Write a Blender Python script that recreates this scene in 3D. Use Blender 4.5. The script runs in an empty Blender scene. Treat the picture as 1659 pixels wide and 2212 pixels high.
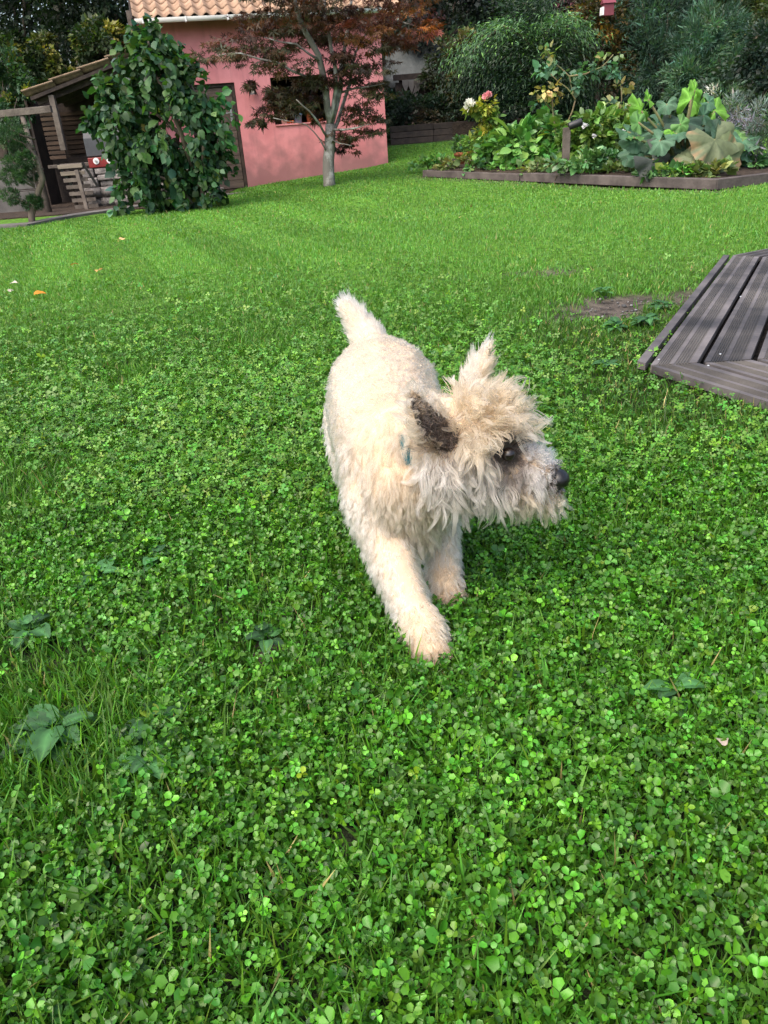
import bpy, bmesh, math
import numpy as np
from mathutils import Matrix, Vector, Quaternion
from mathutils.kdtree import KDTree

# ------------------------------------------------------------------ camera, sky, sun, exposure
sc = bpy.context.scene
COL = sc.collection
CAM_H, PITCH, ROLL, FOC = 0.90, math.radians(26.5), math.radians(4.35), 1662.0
IW, IH = 1659.0, 2212.0
_f = np.array([0, math.cos(PITCH), -math.sin(PITCH)])
_u0 = np.array([0, math.sin(PITCH), math.cos(PITCH)])
_r0 = np.array([1.0, 0, 0])
_rt = math.cos(ROLL) * _r0 - math.sin(ROLL) * _u0
_up = math.sin(ROLL) * _r0 + math.cos(ROLL) * _u0
cam_d = bpy.data.cameras.new('camera')
cam = bpy.data.objects.new('camera', cam_d)
COL.objects.link(cam)
cam.matrix_world = Matrix([[_rt[0], _up[0], -_f[0], 0], [_rt[1], _up[1], -_f[1], 0], [_rt[2], _up[2], -_f[2], CAM_H], [0, 0, 0, 1]])
cam_d.sensor_fit = 'AUTO'
cam_d.sensor_width = 36
cam_d.lens = 36 * FOC / IH
cam_d.clip_start, cam_d.clip_end = 0.02, 1000
sc.camera = cam

SUN_EL, SUN_AZ = math.radians(56), math.radians(-135)      # azimuth from +Y towards +X
w = bpy.data.worlds.new('World')
sc.world = w
w.use_nodes = True
nt = w.node_tree
bg = nt.nodes['Background']
sky = nt.nodes.new('ShaderNodeTexSky')
sky.sky_type = 'NISHITA'
sky.sun_disc = False
sky.sun_elevation = SUN_EL
sky.sun_rotation = SUN_AZ
sky.air_density, sky.dust_density, sky.ozone_density = 1.0, 6.0, 1.0
nt.links.new(sky.outputs[0], bg.inputs[0])
bg.inputs[1].default_value = 0.15
sd = bpy.data.lights.new('sun', 'SUN')
sd.energy, sd.angle, sd.color = 0.5, math.radians(90), (1.0, 0.985, 0.96)
sun = bpy.data.objects.new('sun', sd)
COL.objects.link(sun)
_sv = Vector((math.cos(SUN_EL) * math.sin(SUN_AZ), math.cos(SUN_EL) * math.cos(SUN_AZ), math.sin(SUN_EL)))
sun.rotation_euler = _sv.to_track_quat('Z', 'Y').to_euler()
sc.view_settings.view_transform = 'Standard'
sc.view_settings.look = 'None'
sc.view_settings.gamma = 1
sc.view_settings.use_curve_mapping = False
sc.view_settings.exposure = 1.42
sc.render.engine = 'CYCLES'
sc.cycles.use_denoising = True
sc.cycles.max_bounces = 8
sc.cycles.transparent_max_bounces = 8
sc.cycles_curves.shape = 'RIBBONS'

# ------------------------------------------------------------------ placing helpers
RNG = np.random.default_rng(7)


def sstep(a, b, x):
    t = np.clip((x - a) / (b - a), 0, 1)
    return t * t * (3 - 2 * t)


def ground_z(x, y):
    x = np.asarray(x, float)
    y = np.asarray(y, float)
    g = 0.22 * sstep(10, 16.5, y) * np.clip((x + 2.6) / 3.1, 0, 1)
    g = g + 0.30 * sstep(16.3, 19.5, y) * sstep(.1, .8, x)
    g = g + 0.34 * np.clip(y - 19.5, 0, 14) * sstep(0.0, 3.0, x) + 0.22 * np.clip(y - 22, 0, 14) * sstep(3.0, 0.0, x)
    return g


def ray(px, py):
    return _f + _rt * (px - IW / 2) / FOC - _up * (py - IH / 2) / FOC


C0 = np.array([0, 0, CAM_H])


def at(px, py, Y):
    d = ray(px, py)
    return C0 + d * (Y / d[1])


def gnd(px, py, dz=0.0):
    d = ray(px, py)
    z = 0.0
    p = None
    for _ in range(25):
        p = C0 + d * ((z + dz - CAM_H) / d[2])
        z = 0.5 * z + 0.5 * float(ground_z(p[0], p[1]))
    return p


def hash2(ix, iy, seed):
    h = (ix.astype(np.int64) * 374761393 + iy.astype(np.int64) * 668265263 + seed * 1442695041) & 0xffffffff
    h = ((h ^ (h >> 13)) * 1274126177) & 0xffffffff
    return ((h ^ (h >> 16)) & 0xffff) / 65535.0


def vnoise(x, y, s, seed=0):
    x = np.asarray(x, float) / s
    y = np.asarray(y, float) / s
    ix, iy = np.floor(x), np.floor(y)
    fx, fy = x - ix, y - iy
    fx, fy = fx * fx * (3 - 2 * fx), fy * fy * (3 - 2 * fy)
    a, b = hash2(ix, iy, seed), hash2(ix + 1, iy, seed)
    c, d = hash2(ix, iy + 1, seed), hash2(ix + 1, iy + 1, seed)
    return (a * (1 - fx) + b * fx) * (1 - fy) + (c * (1 - fx) + d * fx) * fy


def fnoise(x, y, s, seed=0):
    return (vnoise(x, y, s, seed) + 0.5 * vnoise(x, y, s / 2.1, seed + 5) + 0.25 * vnoise(x, y, s / 4.3, seed + 9)) / 1.75


# ------------------------------------------------------------------ object helpers
def tag(o, label=None, cat=None, group=None, kind=None):
    if label: o['label'] = label
    if cat: o['category'] = cat
    if group: o['group'] = group
    if kind: o['kind'] = kind
    return o


def thing(name, loc, label, cat, group=None):
    o = bpy.data.objects.new(name, None)
    COL.objects.link(o)
    o.location = Vector([float(v) for v in loc])
    o.empty_display_size = 0.1
    return tag(o, label, cat, group)


def adopt(o, parent):
    if parent is not None:
        o.parent = parent
        if parent.type == 'EMPTY':
            o.matrix_parent_inverse = Matrix.Translation(-parent.location)
    return o


def link(name, me, parent=None, M=None):
    o = bpy.data.objects.new(name, me)
    COL.objects.link(o)
    adopt(o, parent)
    if M is not None: o.matrix_basis = M
    return o


def raw_mesh(name, V, F, mat, C=None, smooth=False):
    """V (n,3), F (m,k) index array, C (n,3) colours"""
    me = bpy.data.meshes.new(name)
    V = np.ascontiguousarray(V, np.float32)
    F = np.ascontiguousarray(F, np.int32)
    m, k = F.shape
    me.vertices.add(len(V))
    me.vertices.foreach_set('co', V.ravel())
    me.loops.add(m * k)
    me.loops.foreach_set('vertex_index', F.ravel())
    me.polygons.add(m)
    me.polygons.foreach_set('loop_start', np.arange(0, m * k, k, dtype=np.int32))
    if smooth: me.polygons.foreach_set('use_smooth', np.ones(m, bool))
    if C is not None:
        a = me.color_attributes.new('Col', 'FLOAT_COLOR', 'POINT')
        cc = np.ones((len(V), 4), np.float32)
        cc[:, :3] = C
        a.data.foreach_set('color', cc.ravel())
    me.update(calc_edges=True)
    me.materials.append(mat)
    return me


class MB:
    def __init__(s):
        s.v, s.f, s.c = [], [], []
        s.col = (1, 1, 1)

    def add(s, vs, fs):
        n = len(s.v)
        s.v += [tuple(map(float, p)) for p in vs]
        s.c += [s.col] * len(vs)
        s.f += [tuple(i + n for i in f) for f in fs]
        return s

    def box(s, lo, hi, B=None, o=(0, 0, 0)):
        B = np.eye(3) if B is None else np.asarray(B)     # rows are the axes
        o = np.asarray(o, float)
        pts = [o + np.array((x, y, z)) @ B for z in (lo[2], hi[2]) for y in (lo[1], hi[1]) for x in (lo[0], hi[0])]
        return s.add(pts, [(0, 2, 3, 1), (4, 5, 7, 6), (0, 1, 5, 4), (2, 6, 7, 3), (0, 4, 6, 2), (1, 3, 7, 5)])

    def beam(s, a, b, w_, h_, up=(0, 0, 1)):
        a, b = np.asarray(a, float), np.asarray(b, float)
        d = b - a
        L = np.linalg.norm(d)
        d = d / L
        sd_ = np.cross(d, up)
        if np.linalg.norm(sd_) < 1e-4: sd_ = np.cross(d, (0, 1, 0))
        sd_ /= np.linalg.norm(sd_)
        u = np.cross(sd_, d)
        return s.box((0, -w_ / 2, -h_ / 2), (L, w_ / 2, h_ / 2), np.array([d, sd_, u]), a)

    def tube(s, pts, rad, n=8, cap=True):
        pts = [np.asarray(p, float) for p in pts]
        if np.isscalar(rad): rad = [rad] * len(pts)
        rings = []
        ref = np.array([0.3, 0.9, 0.2])
        for i, p in enumerate(pts):
            d = pts[min(i + 1, len(pts) - 1)] - pts[max(i - 1, 0)]
            d = d / (np.linalg.norm(d) + 1e-9)
            a = np.cross(d, ref)
            a /= np.linalg.norm(a) + 1e-9
            b = np.cross(d, a)
            rings.append([p + rad[i] * (math.cos(t) * a + math.sin(t) * b) for t in np.arange(n) * 2 * math.pi / n])
        vs = [q for r in rings for q in r]
        fs = []
        for i in range(len(pts) - 1):
            for j in range(n):
                k = (j + 1) % n
                fs.append((i * n + j, i * n + k, (i + 1) * n + k, (i + 1) * n + j))
        if cap:
            fs.append(tuple(range(n)))
            fs.append(tuple(reversed(range((len(pts) - 1) * n, len(pts) * n))))
        return s.add(vs, fs)

    def lathe(s, base, prof, n=18):
        base = np.asarray(base, float)
        vs = [base + (r * math.cos(t), r * math.sin(t), z) for r, z in prof for t in np.arange(n) * 2 * math.pi / n]
        fs = [(i * n + j, i * n + (j + 1) % n, (i + 1) * n + (j + 1) % n, (i + 1) * n + j) for i in range(len(prof) - 1) for j in range(n)]
        return s.add(vs, fs)

    def mesh(s, name, mat, smooth=False):
        me = bpy.data.meshes.new(name)
        me.from_pydata(s.v, [], s.f)
        a = me.color_attributes.new('Col', 'FLOAT_COLOR', 'POINT')
        cc = np.ones((len(s.v), 4), np.float32)
        cc[:, :3] = np.array(s.c)
        a.data.foreach_set('color', cc.ravel())
        if smooth: me.polygons.foreach_set('use_smooth', np.ones(len(me.polygons), bool))
        me.materials.append(mat)
        bm = bmesh.new()
        bm.from_mesh(me)
        bmesh.ops.recalc_face_normals(bm, faces=bm.faces)
        bm.to_mesh(me)
        bm.free()
        return me

    def build(s, name, mat, parent=None, smooth=False, bevel=0.0):
        o = link(name, s.mesh(name, mat, smooth), parent)
        if bevel:
            b = o.modifiers.new('edge', 'BEVEL')
            b.width, b.segments, b.limit_method = bevel, 2, 'ANGLE'
        return o


def rots(yaw, pitch, roll):
    """(N,3,3) matrices Rz(yaw) Rx(pitch) Ry(roll), acting on column vectors"""
    cy, sy, cp, sp, cr, sr = np.cos(yaw), np.sin(yaw), np.cos(pitch), np.sin(pitch), np.cos(roll), np.sin(roll)
    z, o = np.zeros_like(yaw), np.ones_like(yaw)
    Rz = np.stack([np.stack([cy, -sy, z], -1), np.stack([sy, cy, z], -1), np.stack([z, z, o], -1)], -2)
    Rx = np.stack([np.stack([o, z, z], -1), np.stack([z, cp, -sp], -1), np.stack([z, sp, cp], -1)], -2)
    Ry = np.stack([np.stack([cr, z, sr], -1), np.stack([z, o, z], -1), np.stack([-sr, z, cr], -1)], -2)
    return Rz @ Rx @ Ry


def frames(d, roll=None):
    """matrices whose columns are (side, d, normal) for directions d (N,3); roll turns about d"""
    d = d / np.linalg.norm(d, axis=1, keepdims=True)
    up = np.tile([0, 0, 1.0], (len(d), 1))
    up[np.abs(d[:, 2]) > 0.97] = [0, 1, 0]
    s_ = np.cross(d, up)
    s_ /= np.linalg.norm(s_, axis=1, keepdims=True)
    n = np.cross(s_, d)
    if roll is not None:
        c, s2 = np.cos(roll)[:, None], np.sin(roll)[:, None]
        s_, n = c * s_ + s2 * n, c * n - s2 * s_
    return np.stack([s_, d, n], -1)


def scatter(tv, tf, pos, R, scale, col, vtint=None):
    """copies of a template mesh (tv, tf) as one big array"""
    tv, tf = np.asarray(tv, float), np.asarray(tf, int)
    N, k = len(pos), len(tv)
    scale = np.asarray(scale, float)
    if scale.ndim == 1: scale = np.repeat(scale[:, None], 3, 1)
    loc = tv[None] * scale[:, None, :]
    V = np.einsum('nij,nkj->nki', R, loc) + pos[:, None, :]
    F = tf[None] + (np.arange(N) * k)[:, None, None]
    C = np.repeat(col[:, None, :], k, 1)
    if vtint is not None: C = C * np.asarray(vtint)[None, :, None]
    return V.reshape(-1, 3), F.reshape(-1, tf.shape[1]), C.reshape(-1, 3)


def merge(parts):
    V, F, C, n = [], [], [], 0
    for v, f, c in parts:
        V.append(v); F.append(f + n); C.append(c)
        n += len(v)
    return np.concatenate(V), np.concatenate(F), np.concatenate(C)


# leaf templates (along +y, normal +z)
LEAF2 = (np.array([(0, 0, 0), (.3, .45, .06), (0, 1, -.08), (-.3, .45, .06)]), np.array([(0, 1, 2), (0, 2, 3)]))
LEAF_B = (np.array([(0, 0, 0), (.34, .25, .07), (.42, .55, .05), (.2, .85, -.03), (0, 1.05, -.12), (-.2, .85, -.03), (-.42, .55, .05), (-.34, .25, .07), (0, .5, -.02)]),
          np.array([(8, i, (i + 1) % 8) for i in range(8)]))
NEEDLE = (np.array([(0, 0, 0), (.09, .35, .02), (0, 1, 0), (-.09, .35, .02)]), np.array([(0, 1, 2), (0, 2, 3)]))
_a = [(math.radians(90 + t), L) for t, L in ((-100, .62), (-52, .9), (0, 1.05), (52, .9), (100, .62))]
_pv = [(0, 0, 0)]
_pf = []
for _t, _L in _a:
    n0 = len(_pv)
    dx, dy = math.cos(_t), math.sin(_t)
    _pv += [(dx * .38 * _L + dy * .11, dy * .38 * _L - dx * .11, .03), (dx * _L, dy * _L, -.12), (dx * .38 * _L - dy * .11, dy * .38 * _L + dx * .11, .03)]
    _pf += [(0, n0, n0 + 1), (0, n0 + 1, n0 + 2)]
MAPLE = (np.array(_pv, float), np.array(_pf))


# ------------------------------------------------------------------ materials
def newmat(name):
    m = bpy.data.materials.new(name)
    m.use_nodes = True
    t = m.node_tree
    return m, t, t.nodes['Principled BSDF'], t.nodes['Material Output']


def nd(t, typ, **kw):
    n = t.nodes.new(typ)
    for k, v in kw.items(): setattr(n, k, v)
    return n


def rgb(c): return (c[0], c[1], c[2], 1)


def pm(name, c1, c2=None, rough=0.7, scale=8.0, stretch=(1, 1, 1), bump=0.2, bscale=None, spec=0.4, metal=0.0, contrast=(0.35, 0.65), attr=False, rand=0.0, dist=0.01):
    """surface with two-tone noise, fine relief and optional per-object variation"""
    m, t, p, out = newmat(name)
    c2 = c2 or tuple(v * 0.7 for v in c1)
    tc = nd(t, 'ShaderNodeTexCoord')
    mp = nd(t, 'ShaderNodeMapping')
    mp.inputs['Scale'].default_value = stretch
    t.links.new(tc.outputs['Object'], mp.inputs[0])
    vec = mp.outputs[0]
    if rand:
        oi = nd(t, 'ShaderNodeObjectInfo')
        ad = nd(t, 'ShaderNodeVectorMath', operation='ADD')
        sc_ = nd(t, 'ShaderNodeVectorMath', operation='SCALE')
        cmb = nd(t, 'ShaderNodeCombineXYZ')
        for i in range(3): t.links.new(oi.outputs['Random'], cmb.inputs[i])
        t.links.new(cmb.outputs[0], sc_.inputs[0])
        sc_.inputs['Scale'].default_value = 37.0
        t.links.new(vec, ad.inputs[0])
        t.links.new(sc_.outputs[0], ad.inputs[1])
        vec = ad.outputs[0]
    nz = nd(t, 'ShaderNodeTexNoise')
    nz.inputs['Scale'].default_value = scale
    nz.inputs['Detail'].default_value = 6
    nz.inputs['Roughness'].default_value = 0.62
    t.links.new(vec, nz.inputs['Vector'])
    mr = nd(t, 'ShaderNodeMapRange')
    mr.inputs['From Min'].default_value, mr.inputs['From Max'].default_value = contrast
    t.links.new(nz.outputs[0], mr.inputs[0])
    mx = nd(t, 'ShaderNodeMix', data_type='RGBA')
    mx.inputs[6].default_value, mx.inputs[7].default_value = rgb(c1), rgb(c2)
    t.links.new(mr.outputs[0], mx.inputs[0])
    col = mx.outputs[2]
    if attr:
        at_ = nd(t, 'ShaderNodeAttribute', attribute_name='Col')
        m2 = nd(t, 'ShaderNodeMix', data_type='RGBA', blend_type='MULTIPLY')
        m2.inputs[0].default_value = 1
        t.links.new(col, m2.inputs[6])
        t.links.new(at_.outputs[0], m2.inputs[7])
        col = m2.outputs[2]
    if rand:
        hs = nd(t, 'ShaderNodeHueSaturation')
        mr2 = nd(t, 'ShaderNodeMapRange')
        mr2.inputs['To Min'].default_value, mr2.inputs['To Max'].default_value = 1 - rand, 1 + rand
        t.links.new(oi.outputs['Random'], mr2.inputs[0])
        t.links.new(mr2.outputs[0], hs.inputs['Value'])
        t.links.new(col, hs.inputs['Color'])
        col = hs.outputs[0]
    t.links.new(col, p.inputs['Base Color'])
    p.inputs['Roughness'].default_value = rough
    p.inputs['Specular IOR Level'].default_value = spec
    p.inputs['Metallic'].default_value = metal
    if bump:
        n2 = nd(t, 'ShaderNodeTexNoise')
        n2.inputs['Scale'].default_value = bscale or scale * 4
        n2.inputs['Detail'].default_value = 5
        t.links.new(vec, n2.inputs['Vector'])
        bp = nd(t, 'ShaderNodeBump')
        bp.inputs['Strength'].default_value = bump
        bp.inputs['Distance'].default_value = dist
        t.links.new(n2.outputs[0], bp.inputs['Height'])
        t.links.new(bp.outputs[0], p.inputs['Normal'])
    return m


def leafmat(name, rough=0.52, spec=0.38, trans=0.3, tcol=(1.3, 1.5, 0.5), grain=0.35, gscale=60):
    """leaf surface: colour from the leaf's own attribute, a little grain, light through the blade"""
    m, t, p, out = newmat(name)
    a = nd(t, 'ShaderNodeAttribute', attribute_name='Col')
    tc = nd(t, 'ShaderNodeTexCoord')
    nz = nd(t, 'ShaderNodeTexNoise')
    nz.inputs['Scale'].default_value = gscale
    nz.inputs['Detail'].default_value = 3
    t.links.new(tc.outputs['Object'], nz.inputs['Vector'])
    mr = nd(t, 'ShaderNodeMapRange')
    mr.inputs['To Min'].default_value, mr.inputs['To Max'].default_value = 1 - grain, 1 + grain
    t.links.new(nz.outputs[0], mr.inputs[0])
    mu = nd(t, 'ShaderNodeVectorMath', operation='SCALE')
    t.links.new(a.outputs['Color'], mu.inputs[0])
    t.links.new(mr.outputs[0], mu.inputs['Scale'])
    t.links.new(mu.outputs[0], p.inputs['Base Color'])
    p.inputs['Roughness'].default_value = rough
    p.inputs['Specular IOR Level'].default_value = spec
    tr = nd(t, 'ShaderNodeBsdfTranslucent')
    mt = nd(t, 'ShaderNodeVectorMath', operation='MULTIPLY')
    mt.inputs[1].default_value = tcol
    t.links.new(mu.outputs[0], mt.inputs[0])
    t.links.new(mt.outputs[0], tr.inputs[0])
    ms = nd(t, 'ShaderNodeMixShader')
    ms.inputs[0].default_value = trans
    t.links.new(p.outputs[0], ms.inputs[1])
    t.links.new(tr.outputs[0], ms.inputs[2])
    t.links.new(ms.outputs[0], out.inputs[0])
    return m


M = {}
M['leaf'] = leafmat('leaf')
M['leaf_gloss'] = leafmat('glossy_leaf', rough=0.36, spec=0.6, trans=0.22)
M['grass'] = leafmat('grass_blade', rough=0.5, spec=0.35, trans=0.3, grain=0.25)
M['clover'] = leafmat('clover_leaf', rough=0.40, spec=0.38, trans=0.14, grain=0.2, gscale=150)
M['maple'] = leafmat('maple_leaf', rough=0.5, spec=0.4, trans=0.3, tcol=(1.6, .9, .6))
M['squash'] = leafmat('squash_leaf', rough=0.6, spec=0.35, trans=0.2, grain=0.5, gscale=14)
M['petal'] = leafmat('petal', rough=0.6, spec=0.3, trans=0.3, tcol=(1, 1, 1), grain=0.1)
M['bark'] = pm('bark', (.16, .13, .10), (.05, .042, .035), .9, 9, (1, 1, .35), .6, spec=.2)
M['maple_bark'] = pm('maple_bark', (.17, .16, .14), (.45, .45, .42), .85, 9, (1, 1, .6), .5, contrast=(.5, .68), spec=.2)
M['wood_grey'] = pm('weathered_wood', (.155, .132, .112), (.078, .064, .055), .8, 6, (1, 1, 1), .5, 40, rand=.2, spec=.25)
M['wood_dark'] = pm('dark_wood', (.055, .042, .034), (.028, .022, .02), .8, 7, (1, 1, 1), .5, 40, rand=.25, spec=.25)
M['wood_brown_shade'] = pm('brown_boards_shade', (.075, .05, .034), (.036, .025, .018), .8, 3.5, (.6, 1, 5), .4, 30, rand=.25, spec=.25)  # brown darkened so boards and slats look shaded inside the shed
M['wood_door'] = pm('door_boards', (.135, .098, .078), (.075, .056, .046), .75, 4, (.6, 1, 6), .4, 30, rand=.12, spec=.25)
M['wood_pale'] = pm('pale_slats', (.26, .22, .17), (.17, .14, .11), .7, 5, (.6, 1, 5), .3, 30, rand=.15)
M['deck'] = pm('deck_wood', (.125, .112, .102), (.028, .025, .024), .62, 2.6, (1, 1, 1), .6, 55, rand=.14, spec=.45, contrast=(.34, .66), dist=.004, attr=True)
M['sleeper'] = pm('sleeper_wood', (.11, .092, .085), (.055, .045, .043), .75, 5, (1, 1, 1), .5, 40, rand=.15, spec=.3)
M['stone'] = pm('stone', (.27, .25, .235), (.13, .118, .112), .9, 7, (1, 1, 1), .8, 22, rand=.2, spec=.2, dist=.03)
M['rock'] = pm('grey_rock', (.13, .14, .138), (.07, .08, .078), .9, 1.6, (1, 1, 1), .8, 7, spec=.2, dist=.05)
M['concrete'] = pm('concrete', (.14, .133, .125), (.085, .08, .076), .9, 3, (1, 1, 1), .3, 40, spec=.2)
M['tile'] = pm('roof_tile', (.37, .255, .175), (.26, .165, .11), .85, 6, (1, 1, 1), .3, 40, rand=.12, spec=.2)
M['tile_old'] = pm('old_tile', (.22, .16, .11), (.11, .085, .062), .9, 8, (1, 1, 1), .4, 40, rand=.2, spec=.2)
M['gutter'] = pm('gutter_paint', (.78, .78, .77), (.62, .62, .6), .45, 3, (1, 1, 1), .05, spec=.5)
M['terracotta'] = pm('terracotta', (.36, .13, .06), (.25, .09, .05), .85, 12, bump=.2, spec=.2)
M['pot_pale'] = pm('pale_pot', (.62, .55, .48), (.5, .43, .36), .7, 12, bump=.1)
M['pot_blue'] = pm('blue_pot', (.22, .33, .50), (.16, .25, .40), .3, 12, bump=.05, spec=.6)
M['orange'] = pm('orange_skin', (.55, .13, .035), (.45, .09, .03), .5, 20, bump=.1)
M['black'] = pm('black_metal', (.02, .02, .022), (.012, .012, .013), .45, 20, bump=.05, spec=.5)
M['greymetal'] = pm('grey_hood', (.055, .06, .068), (.04, .043, .05), .6, 10, bump=.03, spec=.5)
M['red'] = pm('red_enamel', (.22, .016, .016), (.17, .012, .012), .35, 10, bump=.02, spec=.6)
M['white'] = pm('white_plastic', (.8, .8, .8), (.7, .7, .7), .4, 10, bump=.02)
M['steel'] = pm('steel', (.6, .6, .6), (.5, .5, .5), .35, 10, bump=.02, metal=.9)
M['soil'] = pm('soil', (.06, .045, .034), (.028, .021, .017), .95, 9, bump=.9, bscale=35, spec=.15, dist=.03)
M['pinkred'] = pm('pink_red_paint', (.17, .035, .05), (.13, .028, .04), .6, 8, bump=.05)
M['dark_inside'] = pm('workshop_plaster', (.10, .085, .075), (.07, .06, .055), .9, 3, bump=.1)


def wall_material():
    m, t, p, out = newmat('pink_render')
    tc = nd(t, 'ShaderNodeTexCoord')
    n1 = nd(t, 'ShaderNodeTexNoise'); n1.inputs['Scale'].default_value = 1.4; n1.inputs['Detail'].default_value = 9; n1.inputs['Roughness'].default_value = .6
    n2 = nd(t, 'ShaderNodeTexNoise'); n2.inputs['Scale'].default_value = 4; n2.inputs['Detail'].default_value = 6
    n3 = nd(t, 'ShaderNodeTexNoise'); n3.inputs['Scale'].default_value = 60; n3.inputs['Detail'].default_value = 4
    for n in (n1, n2, n3): t.links.new(tc.outputs['Object'], n.inputs['Vector'])
    r1 = nd(t, 'ShaderNodeMapRange'); r1.inputs[1].default_value = .38; r1.inputs[2].default_value = .62
    t.links.new(n1.outputs[0], r1.inputs[0])
    mx = nd(t, 'ShaderNodeMix', data_type='RGBA')
    mx.inputs[6].default_value, mx.inputs[7].default_value = rgb((.70, .275, .285)), rgb((.56, .195, .205))
    t.links.new(r1.outputs[0], mx.inputs[0])
    ms = nd(t, 'ShaderNodeMapping'); ms.inputs['Scale'].default_value = (5, 5, .35)
    t.links.new(tc.outputs['Object'], ms.inputs[0])
    n4 = nd(t, 'ShaderNodeTexNoise'); n4.inputs['Scale'].default_value = 1.6; n4.inputs['Detail'].default_value = 7
    t.links.new(ms.outputs[0], n4.inputs['Vector'])
    r4 = nd(t, 'ShaderNodeMapRange'); r4.inputs[1].default_value = .52; r4.inputs[2].default_value = .75; r4.inputs[4].default_value = .45
    t.links.new(n4.outputs[0], r4.inputs[0])
    m4 = nd(t, 'ShaderNodeMix', data_type='RGBA'); m4.inputs[7].default_value = rgb((.40, .16, .165))
    t.links.new(r4.outputs[0], m4.inputs[0]); t.links.new(mx.outputs[2], m4.inputs[6])
    # splash dirt and damp from the ground up, with a ragged edge
    sx = nd(t, 'ShaderNodeSeparateXYZ'); t.links.new(tc.outputs['Object'], sx.inputs[0])
    ad = nd(t, 'ShaderNodeMath', operation='MULTIPLY_ADD'); ad.inputs[1].default_value = -1.5
    t.links.new(n2.outputs[0], ad.inputs[0]); t.links.new(sx.outputs[2], ad.inputs[2])
    r2 = nd(t, 'ShaderNodeMapRange'); r2.inputs[1].default_value = .12; r2.inputs[2].default_value = -.5; r2.inputs[3].default_value = 0; r2.inputs[4].default_value = .75
    t.links.new(ad.outputs[0], r2.inputs[0])
    m2 = nd(t, 'ShaderNodeMix', data_type='RGBA'); m2.inputs[7].default_value = rgb((.23, .12, .12))
    t.links.new(r2.outputs[0], m2.inputs[0]); t.links.new(m4.outputs[2], m2.inputs[6])
    t.links.new(m2.outputs[2], p.inputs['Base Color'])
    p.inputs['Roughness'].default_value = .9
    p.inputs['Specular IOR Level'].default_value = .2
    b = nd(t, 'ShaderNodeBump'); b.inputs['Strength'].default_value = .25; b.inputs['Distance'].default_value = .01
    t.links.new(n3.outputs[0], b.inputs['Height']); t.links.new(b.outputs[0], p.inputs['Normal'])
    return m


M['pink'] = wall_material()


def ground_material():
    m, t, p, out = newmat('lawn_ground')
    a = nd(t, 'ShaderNodeAttribute', attribute_name='Col')
    tc = nd(t, 'ShaderNodeTexCoord')
    n1 = nd(t, 'ShaderNodeTexNoise'); n1.inputs['Scale'].default_value = 14; n1.inputs['Detail'].default_value = 8
    n2 = nd(t, 'ShaderNodeTexNoise'); n2.inputs['Scale'].default_value = 70; n2.inputs['Detail'].default_value = 5
    for n in (n1, n2): t.links.new(tc.outputs['Object'], n.inputs['Vector'])
    r = nd(t, 'ShaderNodeMapRange'); r.inputs[1].default_value = .3; r.inputs[2].default_value = .7; r.inputs[3].default_value = .35; r.inputs[4].default_value = 1.65
    t.links.new(n1.outputs[0], r.inputs[0])
    mu = nd(t, 'ShaderNodeVectorMath', operation='SCALE')
    t.links.new(a.outputs[0], mu.inputs[0]); t.links.new(r.outputs[0], mu.inputs['Scale'])
    t.links.new(mu.outputs[0], p.inputs['Base Color'])
    p.inputs['Roughness'].default_value = .95
    p.inputs['Specular IOR Level'].default_value = .15
    b = nd(t, 'ShaderNodeBump'); b.inputs['Strength'].default_value = .8; b.inputs['Distance'].default_value = .02
    t.links.new(n2.outputs[0], b.inputs['Height']); t.links.new(b.outputs[0], p.inputs['Normal'])
    return m


M['ground'] = ground_material()

# ------------------------------------------------------------------ places shared by several builders
DECK_Z = 0.05
DK = [gnd(1640, 540, DECK_Z), gnd(1584, 551, DECK_Z), gnd(1405, 789, DECK_Z), gnd(1659, 868, DECK_Z)]
dk1, dk2 = DK[1][:2], DK[2][:2]
_e_front = (DK[3] - DK[2])[:2]; _e_front /= np.linalg.norm(_e_front)
_e_left = (dk1 - dk2); DECK_L = np.linalg.norm(_e_left); _e_left /= DECK_L
_e_far = (DK[0] - DK[1])[:2]; _e_far /= np.linalg.norm(_e_far)
DECK_POLY = np.array([dk1 + _e_far * 2.6, dk1, dk2, dk2 + _e_front * 2.6])
BED_F = [gnd(912, 382), gnd(1122, 392), gnd(1546, 411), gnd(1668, 396), gnd(1760, 372)]
BED_POLY = np.array([p[:2] for p in BED_F] + [[7.5, 15.5], [1.4, 16.2]])


def inside(poly, x, y):
    r = np.zeros(np.shape(x), bool)
    n = len(poly)
    for i in range(n):
        (x0, y0), (x1, y1) = poly[i], poly[(i + 1) % n]
        c = (y0 > y) != (y1 > y)
        xi = x0 + (y - y0) * (x1 - x0) / (y1 - y0 + 1e-12)
        r ^= c & (x < xi)
    return r


SP = gnd(1335, 655)[:2]
SP2 = gnd(1180, 588)[:2]
SP3 = gnd(740, 1815)[:2]
SP4 = gnd(580, 1415)[:2]
SP5 = gnd(1500, 640)[:2]


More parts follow.
